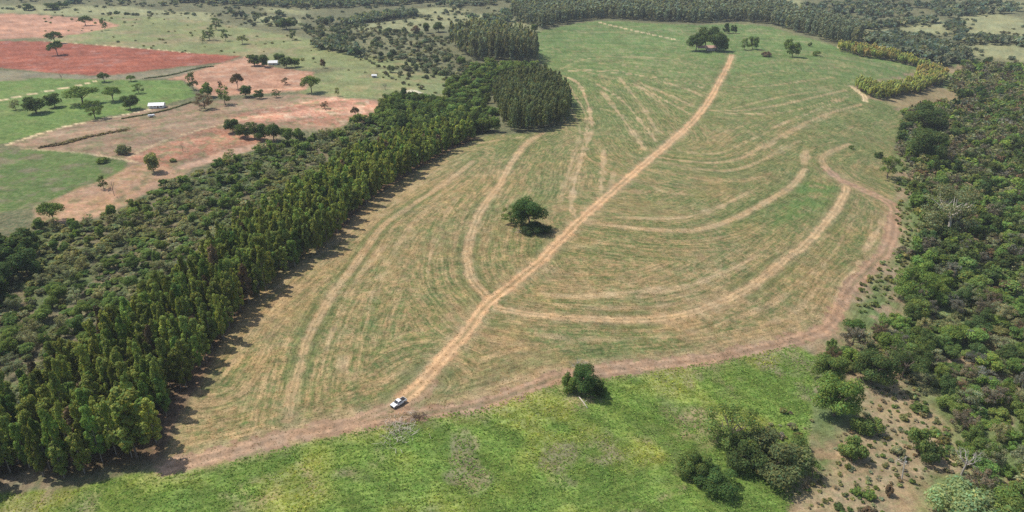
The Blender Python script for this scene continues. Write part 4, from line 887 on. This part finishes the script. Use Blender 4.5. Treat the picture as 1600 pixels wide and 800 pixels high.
def pole():
    (x, y), = U([(1409,748)]); t = thing('utility_pole', 'pale concrete utility pole with crossarm standing in the dry clearing', 'utility pole', (x, y, float(height(x, y))), .35, None, (.85, .85, .85)); t.rotation_euler = (0, -.13, .35)
    b = MB(); b.tube([(0,0,-.3),(0,0,4.5),(0,0,9.2)], [.20,.16,.11], 10); b.build('shaft', CONC, t)
    b = MB(); b.box((0, .14, 8.7), (2.2,.11,.13)); arm = b.build('crossarm', WOODM, t)
    for s in (-.95, 0.28, .95):
        b = MB(); b.tube([(s,.14,8.76),(s,.14,8.86),(s,.14,8.93),(s,.14,9.02)], [.03,.08,.05,.03], 8); b.build('insulator', CERAM, t)
    for s in (-1, 1):
        b = MB(); b.tube([(s*.6,.16,8.68),(0,.12,8.1)], [.02,.02], 5); b.build('brace', STEEL, t)
    b = MB(); b.tube([(0,-.38,7.0),(0,-.38,7.7)], [.22,.22], 10); tr = b.build('transformer', STEEL, t)
    b = MB(); b.tube([(.08,-.38,7.7),(.08,-.38,7.9)], [.04,.03], 6); b.build('bushing', CERAM, tr)
pole()

def house(px, py, L, Wd, hh, rz, name, label, cat, wallm, roofm, ridge=1.6, over=.5, open_side=False):
    (x, y), = U([(px, py)]); t = thing(name, label, cat, (x, y, float(height(x, y))), rz)
    w = MB()
    if open_side:
        for i in range(5):
            for s in (-1, 1):
                p = MB(); p.box((-L/2+.3+i*(L-.6)/4, s*(Wd/2-.3), hh/2), (.28,.28,hh)); p.build('post', wallm, t)
        w.box((L*.22, Wd*.1, hh/2), (L*.42, Wd*.6, hh-.02)); w.build('wall', wallm, t)
    else:
        w.box((0, 0, hh/2-.1), (L, Wd, hh+.2)); w.build('wall', wallm, t)
        d = MB(); d.box((L*.12, -Wd/2-.02, 1.0), (.9,.08,2.0)); d.build('door', DOORM, t)
        for s in (-.32, -.08, .34):
            q = MB(); q.box((L*s, -Wd/2-.02, 1.5), (1.1,.08,1.0)); f = q.build('window', GLASS, t)
            q = MB(); q.box((L*s, -Wd/2-.05, .96), (1.3,.14,.08)); q.build('sill', wallm, f)
    r = MB(); b = 0; o = over
    for s in (-1, 1):                                   # two pitched slabs with thickness
        y0, y1 = s*(Wd/2+o), 0.0; z0, z1 = hh-.15, hh+ridge
        r.v += [(-L/2-o, y0, z0), (L/2+o, y0, z0), (L/2+o, y1, z1), (-L/2-o, y1, z1), (-L/2-o, y0, z0+.14), (L/2+o, y0, z0+.14), (L/2+o, y1, z1+.14), (-L/2-o, y1, z1+.14)]
        for f in [(0,3,2,1),(4,5,6,7),(0,1,5,4),(1,2,6,5),(2,3,7,6),(3,0,4,7)]: r.f.append([b+i for i in f])
        b = len(r.v)
    r.build('roof', roofm, t)
    g = MB(); g.v = [(-L/2,-Wd/2,hh),(-L/2,Wd/2,hh),(-L/2,0,hh+ridge-.05),(L/2,-Wd/2,hh),(L/2,Wd/2,hh),(L/2,0,hh+ridge-.05)]; g.f = [(0,1,2),(3,5,4),(0,2,5,3),(1,4,5,2)]; g.build('gable', wallm, t)
    return t
house(1104, 79, 20, 8, 3.2, .05, 'farm_shed', 'low shed with pinkish tiled roof under the big tree clump', 'shed', WALLM, PINK, 2.0, .6, True)
house(427, 101, 8, 5.5, 2.0, .15, 'farm_house', 'small white house hidden in the dark grove', 'house', WHITE, TIN, 1.8)
house(246, 168, 10, 5.5, 2.0, .15, 'farm_building', 'long building with white roof on the edge of the green pasture', 'building', WHITE, TIN, 1.5)
house(585, 121, 3.6, 2.6, 1.7, .1, 'hut', 'tiny pale hut alone on the middle pasture', 'hut', WALLM, TIN, .9)
def trailer():
    (x, y), = U([(237,183)]); t = thing('farm_trailer', 'small white flat trailer beside the track below the white roof', 'trailer', (x, y, float(height(x, y))), .5)
    b = MB(); b.box((0,0,.9), (4.4,2.0,.22)); b.build('deck', WHITE, t, bevel=.03)
    b = MB(); b.box((0,0,1.4), (4.1,1.8,.75)); b.build('cargo_box', WHITE, t, bevel=.05)
    b = MB(); b.tube([(2.1,0,.8),(3.4,0,.5)], [.06,.05], 6); b.build('drawbar', STEEL, t)
    for s in (-1, 1):
        for fx in (-.5, .5):
            b = MB(); b.tube([(fx,s*.85,.42),(fx,s*1.08,.42)], [.42,.42], 14); b.build('wheel', RUB, t)
trailer()

def log_thing(name, label, p0, p1, r0, r1, m=None):
    (x0, y0), (x1, y1) = U([p0, p1]); z0, z1 = float(height(x0, y0)), float(height(x1, y1)); t = thing(name, label, 'log', (x0, y0, z0))
    dx, dy = x1-x0, y1-y0; b = MB()
    b.tube([(0,0,r0),(dx*.5,dy*.5+.15,(z1-z0)*.5+r0*1.05),(dx,dy,z1-z0+r1)], [r0,(r0+r1)/2,r1], 8); b.build('log', m or WOODM, t, smoothed=True)
    b = MB(); b.tube([(dx*.6,dy*.6,r0),(dx*.6+.9,dy*.6+.5,.7)], [r1*.7,.03], 5); b.build('branch', m or WOODM, t)
PALEW = mat('weathered_wood', (.68,.60,.50), .9, vary=.2, scale=6)
log_thing('fallen_log', 'pale fallen log on bare soil below the round edge tree', (904,620), (918,638), .16, .09, PALEW)

def brush_pile(px, py, wpx, name, label, n, seed, pale=.5, spread=.6):
    (x, y), = U([(px, py)]); t = thing(name, label, 'brush pile', (x, y, float(height(x, y)))); rng = np.random.default_rng(seed); W2 = wpx*slant(x, y)/F/2
    for nm, m, k in (('pale_sticks', PALEW, int(n*pale)), ('dark_sticks', DOORM, n-int(n*pale))):
        b = MB()
        for _ in range(k):
            a = rng.uniform(0, 6.28); L = rng.uniform(.7, 3.0); cx, cy = rng.normal(size=2)*np.array([W2*.42, W2*.42*spread]); el = rng.uniform(-.1, .5); z = rng.uniform(.05, .5)
            dx, dy, dz = math.cos(a)*math.cos(el)*L/2, math.sin(a)*math.cos(el)*L/2, math.sin(el)*L/2; r = rng.uniform(.018, .05)
            b.tube([(cx-dx, cy-dy, max(.03, z-dz)), (cx+rng.normal()*.08, cy+rng.normal()*.08, z+.05), (cx+dx, cy+dy, z+dz)], [r, r*.8, r*.3], 5)
        b.build(nm, m, t)['kind'] = 'stuff'
brush_pile(622, 672, 74, 'brush_pile', 'scattered pale dead branches on the grass below the pickup', 300, 3, .62, 1.2)
brush_pile(652, 652, 40, 'brush_pile', 'dark heap of broken wood beside the edge track', 110, 4, .12, .6)
brush_pile(822, 361, 54, 'brush_pile', 'fallen twigs and pinkish litter under the lone field tree', 110, 5, .5, .6)
brush_pile(1410, 722, 20, 'brush_pile', 'small heap of grey sticks behind the utility pole', 40, 6, .7, .8)

# rough grass tufts of the foreground: nobody could count them
def tufts(P, n, seed, hgt, cols, name, label, dens=None, wid=.16):
    rng = np.random.default_rng(seed); lo, hi = P.min(0), P.max(0); lo = np.maximum(lo, [-190, 90]); pts = rng.uniform(lo, hi, (n*3, 2))
    k = inside(pts[:, 0], pts[:, 1], P)
    if dens is not None: k &= rng.random(len(pts)) < dens(pts[:, 0], pts[:, 1])
    pts = pts[k][:n]; m = len(pts); z = height(pts[:, 0], pts[:, 1])
    H = hgt*rng.uniform(.5, 1.5, m)*(.6+.9*fbm(pts[:, 0]/6, pts[:, 1]/6, seed, 2)); V = []; C = []
    base = np.array(cols)[rng.integers(0, len(cols), m)]*rng.uniform(.7, 1.3, (m, 1))
    yel = sst(.45, .72, fbm(pts[:, 0]/16+3, pts[:, 1]/16, 71, 3))[:, None]; base = base*(1+np.array([.6,.22,.05])*yel)
    for b in range(4):
        a = rng.uniform(0, 6.28, m); ox, oy = np.cos(a), np.sin(a); lean = rng.uniform(.5, 1.3, m); w = wid*rng.uniform(.7, 1.5, m)
        c = np.stack([pts[:, 0]+ox*.05, pts[:, 1]+oy*.05, z-.02], 1); side = np.stack([-oy*w, ox*w, 0*w], 1)
        tip = c+np.stack([ox*lean*H*1.2, oy*lean*H*1.2, H], 1)
        V.append(np.stack([c-side, c+side, tip], 1)); C.append(np.repeat(base*rng.uniform(.85, 1.15, (m, 1)), 3, 0))
    V = np.concatenate(V).reshape(-1, 3); C = np.concatenate(C)
    me = mesh_from(name, V, np.arange(len(V)).reshape(-1, 3), LEAF, C); o = link(name, me, color=(1,1,1)); o['kind'] = 'stuff'; o['label'] = label
tufts(P_GRASS, 34000, 5, .20, [(.22,.36,.08),(.28,.42,.10),(.32,.40,.11),(.18,.28,.07)], 'tall_grass', 'rough green grass in the foreground')
tufts(P_FIELD[[0,1,2,3,4,5,6,7,-12,-11,-10,-9,-8,-7,-6,-5,-4,-3,-2,-1]], 22000, 8, .12, [(.12,.16,.06),(.16,.17,.07),(.30,.22,.12)], 'crop_stubble', 'stubble and young crop of the near field', wid=.10)

# ------------------------------------------------------------------ haze: one closed box of even air
if HAZE:
    m = bpy.data.materials.new('haze_air'); m.use_nodes = True; nt = m.node_tree; nt.nodes.clear()
    out = nt.nodes.new('ShaderNodeOutputMaterial'); pv = nt.nodes.new('ShaderNodeVolumePrincipled')
    pv.inputs['Color'].default_value = (.82,.90,1.0,1); pv.inputs['Density'].default_value = HAZE; pv.inputs['Anisotropy'].default_value = 0.0
    nt.links.new(pv.outputs[0], out.inputs['Volume'])
    b = MB(); b.box((0, 0, 140), (24000, 24000, 420)); o = b.build('haze', m); o['kind'] = 'stuff'; o['label'] = 'thin bluish haze over the land'
